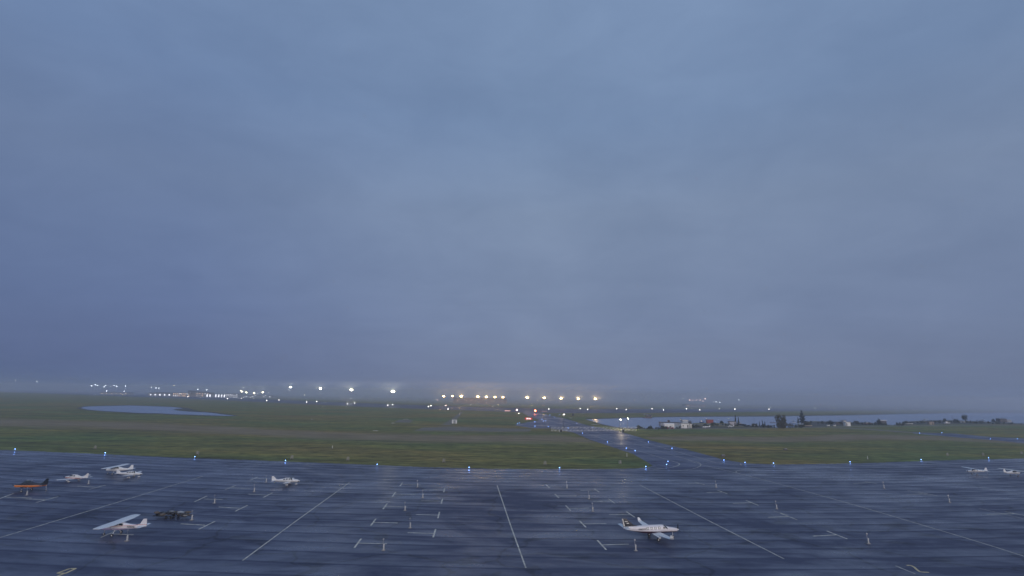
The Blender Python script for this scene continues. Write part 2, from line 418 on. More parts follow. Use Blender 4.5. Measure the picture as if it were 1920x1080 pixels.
def text_mesh(name, s, size, mat, parent, loc, rot, extrude=0.01, align='CENTER'):
    c = bpy.data.curves.new(name, 'FONT'); c.body = s; c.size = size; c.extrude = extrude; c.align_x = align
    c.offset = size * 0.012
    o = bpy.data.objects.new(name, c); COL.objects.link(o)
    bpy.context.view_layer.update()
    me = bpy.data.meshes.new_from_object(o.evaluated_get(bpy.context.evaluated_depsgraph_get()))
    bpy.data.objects.remove(o); bpy.data.curves.remove(c)
    me.name = name; me.materials.clear(); me.materials.append(mat)
    t = bpy.data.objects.new(name, me); COL.objects.link(t); t.location = loc; t.rotation_euler = rot
    if parent: t.parent = parent
    return t
ORD = ['first', 'second', 'third', 'fourth', 'fifth', 'sixth', 'seventh', 'eighth', 'ninth', 'tenth', 'eleventh', 'twelfth',
       'thirteenth', 'fourteenth', 'fifteenth', 'sixteenth', 'seventeenth', 'eighteenth', 'nineteenth', 'twentieth']
def ordn(i):
    if i < 20: return ORD[i]
    return ['twenty', 'thirty', 'forty', 'fifty'][(i + 1) // 10 - 2] + ('-' + ORD[(i + 1) % 10 - 1] if (i + 1) % 10 else 'th-place')

# ------------------------------------------------------------------ setting
g = MB().add([(-14000, -600, 0), (14000, -600, 0), (14000, 16000, 0), (-14000, 16000, 0)], [(0, 1, 2, 3)]).build('ground', M_GRASS)
tag(g, kind='structure')
# apron
edge = [(-60, 840), (0, 843.5), (170, 850.5), (320, 857.5), (480, 863), (640, 869.5), (800, 876), (900, 878.5), (1000, 879.5), (1115, 879.5),
        (1193, 878.5), (1216, 876), (1224, 873), (1211, 865)]
redge = [(1352, 861), (1372, 865.5), (1400, 869), (1450, 871), (1600, 869), (1760, 863.5), (1920, 859.5), (1990, 858)]
def ragged(pl, step=5.0, amp=0.35):
    o = []; rg = random.Random(len(pl))
    for a, b in zip(pl, pl[1:]):
        n = max(1, int(math.hypot(b[0] - a[0], b[1] - a[1]) / step))
        for i in range(n): o.append((a[0] + (b[0] - a[0]) * i / n, a[1] + (b[1] - a[1]) * i / n + (rg.uniform(-amp, amp) if i else 0)))
    return o + [pl[-1]]
edge = ragged(edge)
redge = redge[:3] + ragged(redge[3:])
apron = sheet('apron', edge + [(1300, 868)] + redge[2:] + [(160.0, 20.0, 0), (-160.0, 20.0, 0)], 0.008, M_APRON)
TZ = 0.012
taxi = sheet('taxiway', ragged([(1211, 865), (1187, 851), (1150, 839), (1105, 824), (1075, 811)], 4, .3)[:-1] + [(1075, 811), (1035, 803.5), (1000, 803), (968, 798), (966, 796), (985, 792.5),
             (1008, 788.5), (1012, 787.5), (992, 780.5), (982, 775.5), (980, 772), (1000, 770.5), (1012, 775), (1030, 779), (1060, 785), (1100, 797), (1160, 808.5), (1220, 826),
             (1280, 841), (1340, 857), (1352, 861), (1400, 869), (1450, 871), (1380, 876), (1250, 880), (1224, 873)], TZ, M_TAXI)
runway = ribbon('runway', [(-40, 733), (133, 740), (279, 745), (426, 751), (575, 758), (727, 764.5), (879, 769.5), (985, 773.5), (1102, 775), (1300, 773.5), (1500, 771), (1700, 768.5), (1960, 766)],
                [(-40, 727), (133, 733), (279, 738.5), (426, 745.5), (575, 752), (727, 758), (879, 763), (985, 766), (1102, 767), (1300, 767), (1500, 766), (1700, 764.2), (1960, 762)], 0.004, M_RUNWAY, 80)
ribbon('dirt_strip', [(-30, 804), (160, 810), (320, 815), (480, 822), (640, 831), (800, 836), (960, 836), (1085, 838), (1128, 834)],
       [(-30, 781), (160, 785), (320, 791), (480, 799), (640, 807), (800, 811), (960, 812), (1040, 812), (1085, 818)], 0.004, M_DIRT, 90)
ribbon('dirt_strip', [(1225, 826), (1300, 829), (1440, 834), (1600, 831), (1760, 828), (1960, 838)],
       [(1205, 818), (1300, 815), (1440, 817), (1600, 811), (1720, 813), (1960, 829)], 0.004, M_DIRT, 60)
ribbon('gravel_road', [(1110, 806.2), (1190, 805.6), (1280, 805.6), (1400, 804.4), (1600, 801), (1700, 799.8), (1960, 798)],
       [(1110, 803.5), (1190, 803), (1280, 803.2), (1400, 802), (1600, 798.6), (1700, 797.2), (1960, 795.6)], 0.0035, M_GRAVEL, 60)
ribbon('gravel_road', [(1560, 803.5), (1620, 806), (1680, 811), (1725, 813.5)], [(1560, 800.5), (1620, 802.5), (1680, 807), (1725, 810.5)], 0.006, M_GRAVEL, 30)
ribbon('gravel_pad', [(770, 810), (830, 812), (905, 812.5), (990, 812)], [(800, 799), (850, 797), (905, 800), (1000, 802)], 0.006, M_GRAVEL, 30)
ribbon('gravel_track', [(822, 797), (845, 784), (862, 773)], [(852, 797), (862, 784), (869, 772)], 0.009, M_GRAVEL, 20)
ribbon('concrete_pad', [(734, 794.5), (768, 795)], [(752, 785), (776, 785.5)], 0.004, M_GRAVEL, 10)
sheet('taxiway', [(1712, 812.5), (1712, 810.5), (1790, 813), (1860, 819.5), (1990, 825), (1990, 838), (1920, 831), (1860, 825), (1800, 820.5)], TZ, M_TAXI)
pond = sheet('pond', catmull([(152, 765.5), (160, 762.5), (200, 761.3), (240, 760.5), (280, 761.5), (318, 763), (343, 765.5), (326, 767.3), (330, 769.3), (352, 771.5),
             (385, 773.2), (402, 774.8), (415, 776.8), (439, 779.3), (420, 779.6), (395, 778.8), (355, 777.5), (320, 776.3), (300, 775), (262, 774.3), (235, 772.8), (195, 770.5), (165, 768)][::-1], 3), 0.005, M_WATER)
lake = sheet('lake', catmull([(1098, 786.6), (1150, 784.8), (1190, 783.4), (1280, 781.8), (1380, 781.2), (1450, 780.9), (1500, 780), (1600, 778.6), (1700, 776.3), (1800, 774.7), (1920, 774), (2000, 773.8),
             (2000, 794), (1900, 793.5), (1870, 792), (1830, 790), (1790, 788), (1755, 788), (1725, 789), (1700, 790.5), (1690, 793), (1683, 796.5), (1668, 797), (1650, 793.5), (1600, 791.5),
             (1540, 790), (1512, 790.5), (1498, 795), (1486, 801), (1448, 801.5), (1436, 799.5), (1420, 798.5), (1395, 796.5), (1345, 793.5), (1305, 793.5), (1270, 800), (1245, 803), (1192, 803), (1160, 801), (1130, 795.5)][::-1], 3), 0.005, M_WATER)
M_BANK = pbr('wet_bank_mud', (0.045, 0.045, 0.030), 0.8, 0, 0.5, 0.2)
sheet('pond_bank', catmull([(144, 766), (156, 761.6), (200, 760.3), (240, 759.4), (280, 760.6), (320, 762.2), (352, 765), (372, 770.3), (405, 773.2), (420, 775.6), (447, 779.4), (425, 780.6), (395, 780.2), (355, 779), (320, 777.8), (300, 776.6), (262, 775.8), (235, 774.3), (195, 771.8), (160, 769)][::-1], 3), 0.003, M_BANK)
ribbon('shore_bank', [(1136, 798.5), (1160, 803), (1200, 804.6), (1245, 804.4), (1300, 803), (1400, 801.8), (1500, 801), (1600, 798), (1690, 796.6), (1800, 795.6), (1990, 796)], [(1096, 788.5), (1120, 793.5), (1160, 800.5), (1210, 802.6), (1275, 799), (1345, 793), (1436, 799), (1540, 789.5), (1650, 793), (1755, 787.5), (1990, 793)], 0.0045, M_BANK, 50)
ribbon('shore_bank', [(1098, 787), (1280, 782.6), (1500, 780.8), (1700, 777), (2000, 774.6)], [(1098, 784.5), (1280, 780.3), (1500, 778.6), (1700, 775), (2000, 772.6)], 0.0035, M_BANK, 40)
# painted markings: children of the apron / taxiway they are painted on
MZ = 0.018
def marks(name, lines, wd, parent, mat=M_PAINT, z=MZ):
    for ln in lines:
        mb = MB(); stripe(mb, ln, wd, z); mb.build(name, mat, parent)
marks('lane_line', [[(655, 905), (555, 977), (455, 1051)], [(932, 910), (958, 987), (986, 1065)], [(1199, 909), (1330, 977), (1470, 1048)],
                    [(380, 893), (200, 948), (0, 1008), (-60, 1026)]], 0.26, apron)
marks('lane_line', [[(1751, 901), (1840, 914), (1920, 928)]], 0.12, apron)
marks('guide_line', [catmull([(1315, 871), (1380, 886.7), (1458, 906.7), (1600, 946.3), (1733, 985.6), (1844, 1019), (1920, 1043), (1990, 1064)])], 0.26, apron)
marks('guide_line', [catmull([(1381, 886.7), (1380, 884.5), (1384, 882.3), (1395, 880.5), (1420, 879)])], 0.22, apron)
marks('edge_line', [catmull([(1088, 808.5), (1140, 826), (1190, 843), (1240, 858.5), (1262, 865), (1273, 869), (1271, 873), (1255, 877), (1225, 880.5)])], 0.30, apron, M_PAINT, 0.022)
marks('centre_line', [catmull([(1050, 791), (1110, 808), (1200, 835), (1280, 859), (1306, 866), (1314, 871), (1309, 876), (1295, 879.8), (1270, 882.5)]), catmull([(1290, 862), (1302, 867), (1316, 871.5)])], 0.22, apron, M_PAINT, 0.022)
marks('edge_line', [catmull([(1128, 806), (1160, 815), (1200, 827), (1280, 850), (1320, 861), (1345, 867.5), (1385, 872)])], 0.30, taxi, M_PAINT, 0.022)
marks('edge_line', [catmull([(975, 796), (1000, 792), (1030, 791), (1060, 795)]), catmull([(1014, 777), (1050, 786), (1095, 799)]), catmull([(995, 776), (1030, 788), (1075, 801)])], 0.35, taxi, M_PAINT, 0.022)
TM = [((166.7, 917.8), (197.8, 909.6), (144.4, 911.5), (178, 913.4)), ((67.8, 942.2), (108.9, 931.1), (47.8, 935.5), (84, 937.3)), ((189, 1007.8), (218, 995), (204, 1001), (250, 1003)),
      ((-8, 938), (26, 925), (8, 932), (60, 934)),
      ((372.2, 992.7), (402.7, 977.8), (338.9, 982.2), (384.4, 984.9)), ((441, 958.7), (464, 947.6), (410, 950.7), (450, 953)), ((493.3, 933), (511, 924), (465.6, 926.7), (498, 928.4)),
      ((364.4, 941), (388.4, 930), (382, 935.6), (417.8, 936.7)), ((422, 918.4), (441.8, 910.2), (434, 914.7), (468.9, 916.2)), ((468.4, 900.7), (483.3, 894.7), (477, 897.3), (500, 898.2)),
      ((664.4, 1027.3), (677.3, 1010), (672, 1018.4), (725.6, 1020)), ((695, 985.8), (704.9, 972.7), (701, 979.5), (745.6, 980.7)), ((718.2, 954.7), (725.8, 944.4), (722, 949.6), (764.4, 950.7)),
      ((735.6, 931.3), (741.8, 922.4), (739, 926.7), (777.8, 927.8)), ((749.8, 911.6), (754.9, 904.9), (752.5, 908.4), (790, 909.5)),
      ((812.2, 1007.8), (816.7, 992.4), (764.4, 998.9), (814, 1000.4)), ((821, 971.8), (824, 960), (780, 964.9), (822, 966)), ((827.3, 944.4), (829.8, 935), (790, 939), (828.5, 939.6)),
      ((832, 922.9), (833.8, 915.6), (793.3, 918.2), (832.6, 919)),
      ((1023.3, 908.4), (1030.4, 915), (1027, 911.8), (1062, 911.5)), ((1040.4, 926.2), (1047.8, 933.8), (1044.3, 930), (1080, 930)), ((1060.4, 947.6), (1070.2, 957.8), (1065.4, 952.9), (1104.4, 952.7)),
      ((1086.2, 976.2), (1098.7, 988.9), (1092.6, 982.7), (1136.7, 981.6)), ((1120, 1013), (1136.7, 1031), (1128.4, 1021.9), (1178.9, 1020.4)),
      ((1114, 916.4), (1124, 923), (1088, 919.5), (1118.7, 919.5)), ((1140.9, 935.3), (1152.9, 943.8), (1112.2, 940), (1147, 939.6)), ((1174.4, 959.3), (1190, 970), (1142.2, 964.9), (1182.2, 964.4)),
      ((1302.9, 904), (1322, 909), (1290, 907), (1312, 906.4)), ((1345.6, 919.3), (1364, 926), (1325, 923.5), (1354, 922.6)), ((1398.4, 938.2), (1422.2, 947.8), (1374.4, 943.8), (1410, 942.6)),
      ((1463.3, 962.4), (1495, 974.9), (1440.4, 970.2), (1479, 968.4)), ((1550, 995.6), (1588.9, 1010.7), (1524.4, 1005.3), (1569.5, 1003)),
      ((1622, 903), (1644, 907), (1600, 906.5), (1633, 905)), ((1721, 922), (1757.8, 930), (1700, 927), (1739, 926)), ((1884, 959), (1922, 967), (1850, 964.5), (1903, 963))]
for a, b, c, d in TM:
    mb = MB(); stripe(mb, [a, b], 0.36, MZ); stripe(mb, [c, d], 0.40, MZ + 0.004); mb.build('tiedown_mark', M_PAINT, apron)
marks('tiedown_mark', [[(1701, 919), (1746, 930)], [(1835.6, 953), (1880, 963.5), (1925, 974)], [(1679, 1061), (1716, 1076)], [(1450, 958), (1478, 966)]], 0.2, apron)
# painted stand numbers
def num_stripes(segs, wd): 
    mb = MB()
    for i, s_ in enumerate(segs): stripe(mb, s_, wd, MZ + 0.002 + 0.003 * i)
    mb.build('stand_number', M_PAINTY, apron)
num_stripes([[(132.5, 1066.3), (143, 1066)], [(142, 1066.3), (121, 1076)], [(131, 1066.3), (108, 1074.6)], [(107, 1074.8), (122, 1075.2)], [(121.5, 1075), (98, 1085), (84, 1090)]], 0.42)
num_stripes([catmull([(1700, 1060.3), (1707, 1060.4), (1714, 1063.5), (1719, 1068), (1726, 1072.3), (1742, 1073.3)])], 0.40)

# ------------------------------------------------------------------ aircraft
def ring(x, zc, w_, h_, e=2.4, n=20):
    o = []
    for i in range(n):
        t = 2 * PI * i / n; c, s = math.cos(t), math.sin(t)
        o.append((x, w_ * math.copysign(abs(c) ** (2 / e), c), zc + h_ * math.copysign(abs(s) ** (2 / e), s)))
    return o
def station(ST, x):
    for a, b in zip(ST, ST[1:]):
        if (a[0] - x) * (b[0] - x) <= 0:
            k = (x - a[0]) / (b[0] - a[0]); return [a[i] + (b[i] - a[i]) * k for i in range(4)]
    return list(ST[0][:4]) if abs(x - ST[0][0]) < abs(x - ST[-1][0]) else list(ST[-1][:4])
def patch(ST, xs, t0, t1, side, n=4, off=0.015, e=2.4):
    """window panel lying on the fuselage skin; xs = (x0,x1) at bottom, optional slanted top; angles in degrees from the horizontal"""
    mb = MB(); x0, x1, x2, x3 = xs if len(xs) == 4 else (xs[0], xs[1], xs[0], xs[1])
    v = []
    for j in range(n + 1):
        k = j / n; a = x0 + (x2 - x0) * k; b = x1 + (x3 - x1) * k; t = R(t0 + (t1 - t0) * k)
        for i in range(n + 1):
            x = a + (b - a) * i / n; _, zc, w_, h_ = station(ST, x); c, s = math.cos(t), math.sin(t)
            v.append((x, side * ((w_ + off) * abs(c) ** (2 / e)), zc + (h_ + off) * math.copysign(abs(s) ** (2 / e), s)))
    mb.add(v, [(j * (n + 1) + i, j * (n + 1) + i + 1, (j + 1) * (n + 1) + i + 1, (j + 1) * (n + 1) + i) for j in range(n) for i in range(n)])
    return mb
def wing_mesh(secs):
    """secs: (y, x_leading, chord, z, thickness) mirrored across y=0 when y>0"""
    prof = [(0, 0), (0.05, 0.5), (0.25, 0.95), (0.5, 0.8), (0.8, 0.38), (1, 0.04), (0.8, -0.12), (0.4, -0.3), (0.1, -0.3)]
    full = [(-s[0],) + s[1:] for s in secs[::-1] if s[0] > 0] + list(secs)
    rings = [[(xl - u * c, y, z + v_ * th) for u, v_ in prof] for y, xl, c, z, th in full]
    return MB().loft(rings)
def fin_mesh(prof, th=0.07):
    n = len(prof); mb = MB()
    p = [(x, s * th * (0.35 if z > prof[0][1] + 0.6 else 1), z) for s in (-1, 1) for x, z in prof]
    return mb.add(p, [tuple(range(n)), tuple(range(2 * n - 1, n - 1, -1))] + [(i, (i + 1) % n, n + (i + 1) % n, n + i) for i in range(n)])
def livery(name, base, bands, top=None):
    """paint scheme: colour bands between z0 and z1 (z sloped with x) in the part's own space"""
    m = bpy.data.materials.new(name); m.use_nodes = True; t = m.node_tree; b = t.nodes['Principled BSDF']
    g = N(t, 'ShaderNodeTexCoord'); s = N(t, 'ShaderNodeSeparateXYZ'); t.links.new(g.outputs['Object'], s.inputs[0])
    nz = noise(t, g.outputs['Object'], 1.3, 4)
    r = ramp(t, [(0.3, tuple(c * 0.94 for c in base)), (0.7, tuple(min(1, c * 1.03) for c in base))], nz); col = r.outputs[0]
    for z0, z1, slope, cc in bands:
        z = math_(t, 'SUBTRACT', s.outputs[2], math_(t, 'MULTIPLY', s.outputs[0], slope))
        f = math_(t, 'MULTIPLY', math_(t, 'GREATER_THAN', z, z0), math_(t, 'LESS_THAN', z, z1))
        col = mixc(t, f, col, cc)
    t.links.new(col, b.inputs['Base Color']); b.inputs['Roughness'].default_value = 0.32; b.inputs['Coat Weight'].default_value = 0.3
    return m
def wheel(p, x, y, r, wd=0.16, fairing=None):
    w_ = MB().tube((x, y - wd / 2, r), (x, y + wd / 2, r), r, n=14).build('wheel', M_RUBBER, p, True)
    MB().tube((x, y - wd / 2 - 0.01, r), (x, y + wd / 2 + 0.01, r), r * 0.45, n=10).build('rim', M_WHITE, w_, True)
    if fairing:
        MB().loft([[(x + dx, y + k * hw * a, r * 1.0 + q * hh) for a, q in ((-1, 0), (-.7, .8), (0, 1), (.7, .8), (1, 0), (.8, -.5), (-.8, -.5))] for dx, hw, hh, k in
                   ((r * 1.9, .04, .05, 1), (r * 1.2, .12, r * .75, 1), (0, .14, r * .95, 1), (-r * 1.4, .10, r * .6, 1), (-r * 2.4, .03, .06, 1))]).build('wheel_fairing', fairing, w_, True)
    return w_
def propeller(p, x, z, blades, L, spin, rot=0.35, r=0.17):
    h_ = MB().loft([ring(x + a, z, b, b, 2, 12) for a, b in ((0, r), (0.12, r * 0.95), (0.28, r * 0.6), (0.38, 0.02))]).build('propeller_spinner', spin, p, True)
    for k in range(blades):
        a = rot + 2 * PI * k / blades; d = Vector((0, math.cos(a), math.sin(a))); u = Vector((0, -math.sin(a), math.cos(a))); mb = MB(); v = []
        for s_, wd, tw in ((0.08, 0.06, .8), (0.35, 0.12, .6), (0.75, 0.11, .4), (1.0, 0.05, .25)):
            c = Vector((x + 0.07, 0, z)) + d * L * s_; q = u * wd * math.cos(tw) + Vector((wd * math.sin(tw), 0, 0))
            o = Vector((0.02, 0, 0)); v += [c + q + o, c - q + o, c - q - o, c + q - o]
        mb.add(v, [(3, 2, 1, 0), (12, 13, 14, 15)] + [(4 * j + i, 4 * j + (i + 1) % 4, 4 * j + 4 + (i + 1) % 4, 4 * j + 4 + i) for j in range(3) for i in range(4)])
        mb.build('blade', M_BLADE, h_)
    return h_

def high_wing(label, loc, rz, body, wingm, reg=None, group=None, sc=1.0, floats=False, tail=False, fin_c=None, near=1, ch=1.0):
    p = thing('light_airplane' if not floats else 'floatplane', label, 'airplane', loc, rz, group); p.scale = (sc,) * 3
    zo = 0.9 if floats else 0.0
    ST = [(2.62, 1.32, .16, .16), (2.45, 1.32, .40, .34), (1.9, 1.34, .52, .44), (1.25, 1.36, .56, .48), (0.95, 1.42, .57, .54), (0.35, 1.60, .58, .72), (-0.2, 1.62, .58, .74),
          (-1.1, 1.60, .55, .70), (-1.7, 1.56, .48, .58), (-2.6, 1.52, .35, .44), (-4.0, 1.52, .22, .31), (-5.1, 1.58, .11, .22), (-5.55, 1.62, .05, .14)]
    ST = [(x, z + zo, a, b) for x, z, a, b in ST]
    MB().loft([ring(*s_) for s_ in ST]).build('fuselage', body, p, True)
    WS = [(0.01, 0.62 * ch, 1.62 * ch, 2.30 + zo, 0.20), (2.6, 0.62 * ch, 1.62 * ch, 2.34 + zo, 0.20), (5.15, 0.50 * ch, 1.25 * ch, 2.40 + zo, 0.13), (5.6, 0.36 * ch, 1.0 * ch, 2.40 + zo, 0.07)]
    wg = wing_mesh(WS).build('wing', wingm, p, True)
    for s_ in (1, -1):
        MB().box((-0.98, s_ * 1.7, 2.37 + zo), (0.30, 2.1, 0.03)).build('flap', wingm, wg)
        MB().box((-0.90, s_ * 3.95, 2.40 + zo), (0.22, 2.0, 0.03)).build('aileron', wingm, wg)
    tp = wing_mesh([(0.01, -4.45, 1.15, 1.66 + zo, 0.09), (1.75, -4.65, 0.72, 1.66 + zo, 0.06)]).build('tailplane', fin_c or wingm, p, True)
    fin = fin_mesh([(-3.6, 1.78 + zo), (-4.4, 2.02 + zo), (-4.85, 2.88 + zo), (-5.45, 2.90 + zo), (-5.62, 1.7 + zo), (-5.0, 1.6 + zo)]).build('tail_fin', fin_c or body, p)
    MB().add([(-5.20, .04, 2.84 + zo), (-5.47, .04, 2.84 + zo), (-5.60, .04, 1.8 + zo), (-5.30, .04, 1.8 + zo), (-5.20, -.04, 2.84 + zo), (-5.47, -.04, 2.84 + zo), (-5.60, -.04, 1.8 + zo), (-5.30, -.04, 1.8 + zo)],
             [(0, 1, 2, 3), (7, 6, 5, 4), (0, 4, 5, 1), (2, 6, 7, 3), (1, 5, 6, 2), (0, 3, 7, 4)]).build('rudder', fin_c or body, fin)
    for s_ in (1, -1):
        patch(ST, (0.92, 0.36, 0.55, 0.12), 12, 78, s_).build('windshield', M_GLASS, p, True)
        patch(ST, (0.28, -0.62), 12, 48, s_).build('side_window', M_GLASS, p, True)
        patch(ST, (-0.72, -1.45), 14, 46, s_).build('side_window', M_GLASS, p, True)
        MB().tube((-0.05, s_ * .56, .98 + zo), (-0.1, s_ * 2.6, 2.30 + zo), 0.045, n=6).build('wing_strut', wingm, p)
    propeller(p, 2.60, 1.32 + zo, 2, 0.95, wingm)
    if floats:
        for s_ in (1, -1):
            f_ = MB().loft([[(x, s_ * 1.2 + a * w_, z + b * h_) for a, b in ((-1, .4), (-.8, 1), (.8, 1), (1, .4), (0, -1))] for x, z, w_, h_ in
                       ((3.2, .42, .05, .08), (2.6, .35, .25, .22), (1, .25, .34, .30), (-.6, .25, .34, .30), (-2.6, .40, .2, .14), (-3, .42, .08, .06))]).build('float', wingm, p)
            for x in (1.2, -1.0): MB().tube((x, s_ * 1.2, .5), (x * .8, s_ * .4, 1.8), .05, n=6).build('float_strut', M_METAL, p)
    else:
        for s_ in (1, -1):
            MB().tube((-0.15, s_ * .4, 1.0), (-0.3, s_ * 1.2, .28), 0.06, 0.045, n=6).build('gear_leg', wingm, p)
            wheel(p, -0.3, s_ * 1.28, .24)
        if tail:
            MB().tube((-5.2, 0, 1.5), (-5.5, 0, .2), .04, n=6).build('gear_leg', M_METAL, p); wheel(p, -5.5, 0, .13, .08)
        else:
            MB().tube((1.95, 0, 1.0), (2.0, 0, .3), .05, n=6).build('gear_leg', M_METAL, p); wheel(p, 2.0, 0, .20, .14)
    if reg: text_mesh('registration', reg, 0.42, M_LETTER, p, (-2.95, near * 0.43, 1.42 + zo), (PI / 2, 0, PI if near > 0 else 0))
    return p

def low_wing(label, loc, rz, body, wingm, group=None, sc=1.0, taildragger=False, fairings=True, bubble=False, fin_c=None, swept=True, wins=3, winmat=None):
    p = thing('light_airplane', label, 'airplane', loc, rz, group); p.scale = (sc,) * 3
    gl = winmat or M_GLASS
    ST = [(3.0, 1.18, .18, .18), (2.85, 1.18, .40, .34), (2.2, 1.22, .52, .44), (1.5, 1.26, .57, .48), (1.25, 1.30, .58, .52), (0.6, 1.45, .58, .70), (-0.2, 1.48, .58, .72),
          (-1.2, 1.45, .55, .64), (-2.0, 1.38, .46, .50), (-3.2, 1.34, .32, .36), (-4.4, 1.36, .18, .24), (-5.1, 1.40, .07, .14)]
    MB().loft([ring(*s_) for s_ in ST]).build('fuselage', body, p, True)
    z1 = 1.28
    wing_mesh([(0.01, 0.75, 1.75, 0.88, .22), (1.1, 0.75, 1.75, .92, .22), (5.0, 0.55, 1.25, z1, .14), (5.25, 0.42, 1.0, z1 + .02, .07)]).build('wing', wingm, p, True)
    wing_mesh([(0.01, -4.1, 1.0, 1.42, .09), (1.9, -4.35, 0.7, 1.45, .06)]).build('tailplane', wingm, p, True)
    pr = [(-3.2, 1.62), (-3.9, 1.78), (-4.75, 2.72), (-5.35, 2.74), (-5.15, 1.45), (-4.6, 1.4)] if swept else [(-3.6, 1.6), (-4.3, 1.9), (-4.6, 2.55), (-5.2, 2.55), (-5.2, 1.3), (-4.6, 1.3)]
    fin = fin_mesh(pr).build('tail_fin', fin_c or body, p)
    MB().box((-5.12, 0, 2.0), (0.30, 0.09, 1.0)).build('rudder', fin_c or body, fin)
    for s_ in (1, -1):
        patch(ST, (1.24, 0.66, 0.8, 0.35), 14, 82, s_).build('windshield', gl, p, True)
        for k in range(wins):
            a = 0.52 - k * 0.80; patch(ST, (a, a - 0.60), 12, 46, s_).build('side_window', gl, p, True)
        MB().tube((-0.1, s_ * 1.6, .85), (-0.2, s_ * 1.65, .25), .05, n=6).build('gear_leg', M_WHITE if not taildragger else M_METAL, p)
        wheel(p, -0.2, s_ * 1.65, .24, .16, wingm if fairings else None)
    if taildragger: MB().tube((-4.9, 0, 1.3), (-5.2, 0, .2), .04, n=6).build('gear_leg', M_METAL, p); wheel(p, -5.2, 0, .13, .08)
    else: MB().tube((2.3, 0, .9), (2.35, 0, .3), .05, n=6).build('gear_leg', M_METAL, p); wheel(p, 2.35, 0, .2, .14, wingm if fairings else None)
    if bubble:
        MB().loft([ring(x, 1.9, a, b, 2, 14) for x, a, b in ((0.9, .1, .1), (0.6, .34, .34), (0, .46, .46), (-.6, .42, .40), (-1.3, .16, .14))]).build('canopy', M_GLASS, p, True)
    MB().tube((-0.9, 0, 2.0), (-1.15, 0, 2.42), .025, n=5).build('antenna', M_WHITE, p)
    propeller(p, 2.98, 1.18, 2, .95, M_WHITE)
    return p

PH = R(5)         # parking rows: noses point along the rows' cross direction
PL = PI + R(5)
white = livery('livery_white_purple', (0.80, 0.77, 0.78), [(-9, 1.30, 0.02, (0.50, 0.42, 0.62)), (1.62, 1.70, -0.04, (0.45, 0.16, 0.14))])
MW_BL = pbr('pale_wing_paint', (0.74, 0.77, 0.78), 0.35, 0, 0.05, 1.5)
c = G(215, 1003)
p1 = high_wing('white high-wing airplane with dark registration letters, parked nose left near the bottom left', (c.x, c.y, 0), PI + R(4), white, MW_BL, 'N58346', near=1, sc=1.08, ch=1.35)
c = G(48, 921)
orange = livery('livery_black_orange', (0.02, 0.024, 0.035), [(-9, 1.32, 0.0, (0.80, 0.24, 0.05)), (1.32, 1.37, 0.0, (0.5, 0.4, 0.35))])
p2 = low_wing('black airplane with an orange belly and tall dark tail at the left edge', (c.x, c.y, 0), PI + R(5), orange, M_BLACK, taildragger=True, fairings=False, bubble=True, fin_c=M_BLACK, wins=1, sc=1.1)
MB().box((-0.1, 0, 2.36), (0.8, .5, .05)).build('skylight', M_PANEGLASS, p2)
p2.scale = (1.06, 1.06, 1.28)
c = G(137, 903)
redw = livery('livery_white_red', (0.80, 0.77, 0.73), [(1.10, 1.26, 0.02, (0.40, 0.05, 0.06)), (-9, 0.98, 0.02, (0.35, 0.08, 0.10))])
p3 = low_wing('white low-wing airplane with a red stripe, facing left beside the orange one', (c.x, c.y, 0), PI - R(9), redw, M_WHITE, sc=1.0, wins=2)
c = G(214, 889)
p4 = high_wing('white high-wing airplane partly hidden behind another at the far left of the apron', (c.x, c.y, 0), PI + R(3), M_WHITE, MW_BL, sc=1.1, ch=1.2)
c = G(247, 895)
p5 = low_wing('white airplane with dark cabin glass, nose right, overlapping a high-wing airplane', (c.x, c.y, 0), R(8), livery('livery_white_green', (0.76, 0.77, 0.77), [(1.16, 1.22, 0.0, (0.05, 0.08, 0.08))]), M_WHITE, sc=0.95, swept=True)
c = G(541, 909)
p6 = low_wing('white low-wing airplane with a dark side stripe standing alone, nose to the right', (c.x, c.y, 0), R(10), livery('livery_white_dark_stripe', (0.80, 0.80, 0.79), [(1.17, 1.29, -0.02, (0.06, 0.07, 0.07))]), M_WHITE)
c = G(1826, 890)
p8 = high_wing('white high-wing airplane with dark windows on the right of the apron, facing left', (c.x, c.y, 0), PI - R(4), livery('livery_white_grey', (0.72, 0.74, 0.76), [(1.25, 1.38, 0.0, (0.16, 0.17, 0.20))]), MW_BL, tail=True)
c = G(1903, 893)
p9 = high_wing('white high-wing airplane cut off by the right edge of the picture, tail to the left', (c.x, c.y, 0), R(12), M_WHITE, M_CREAM)

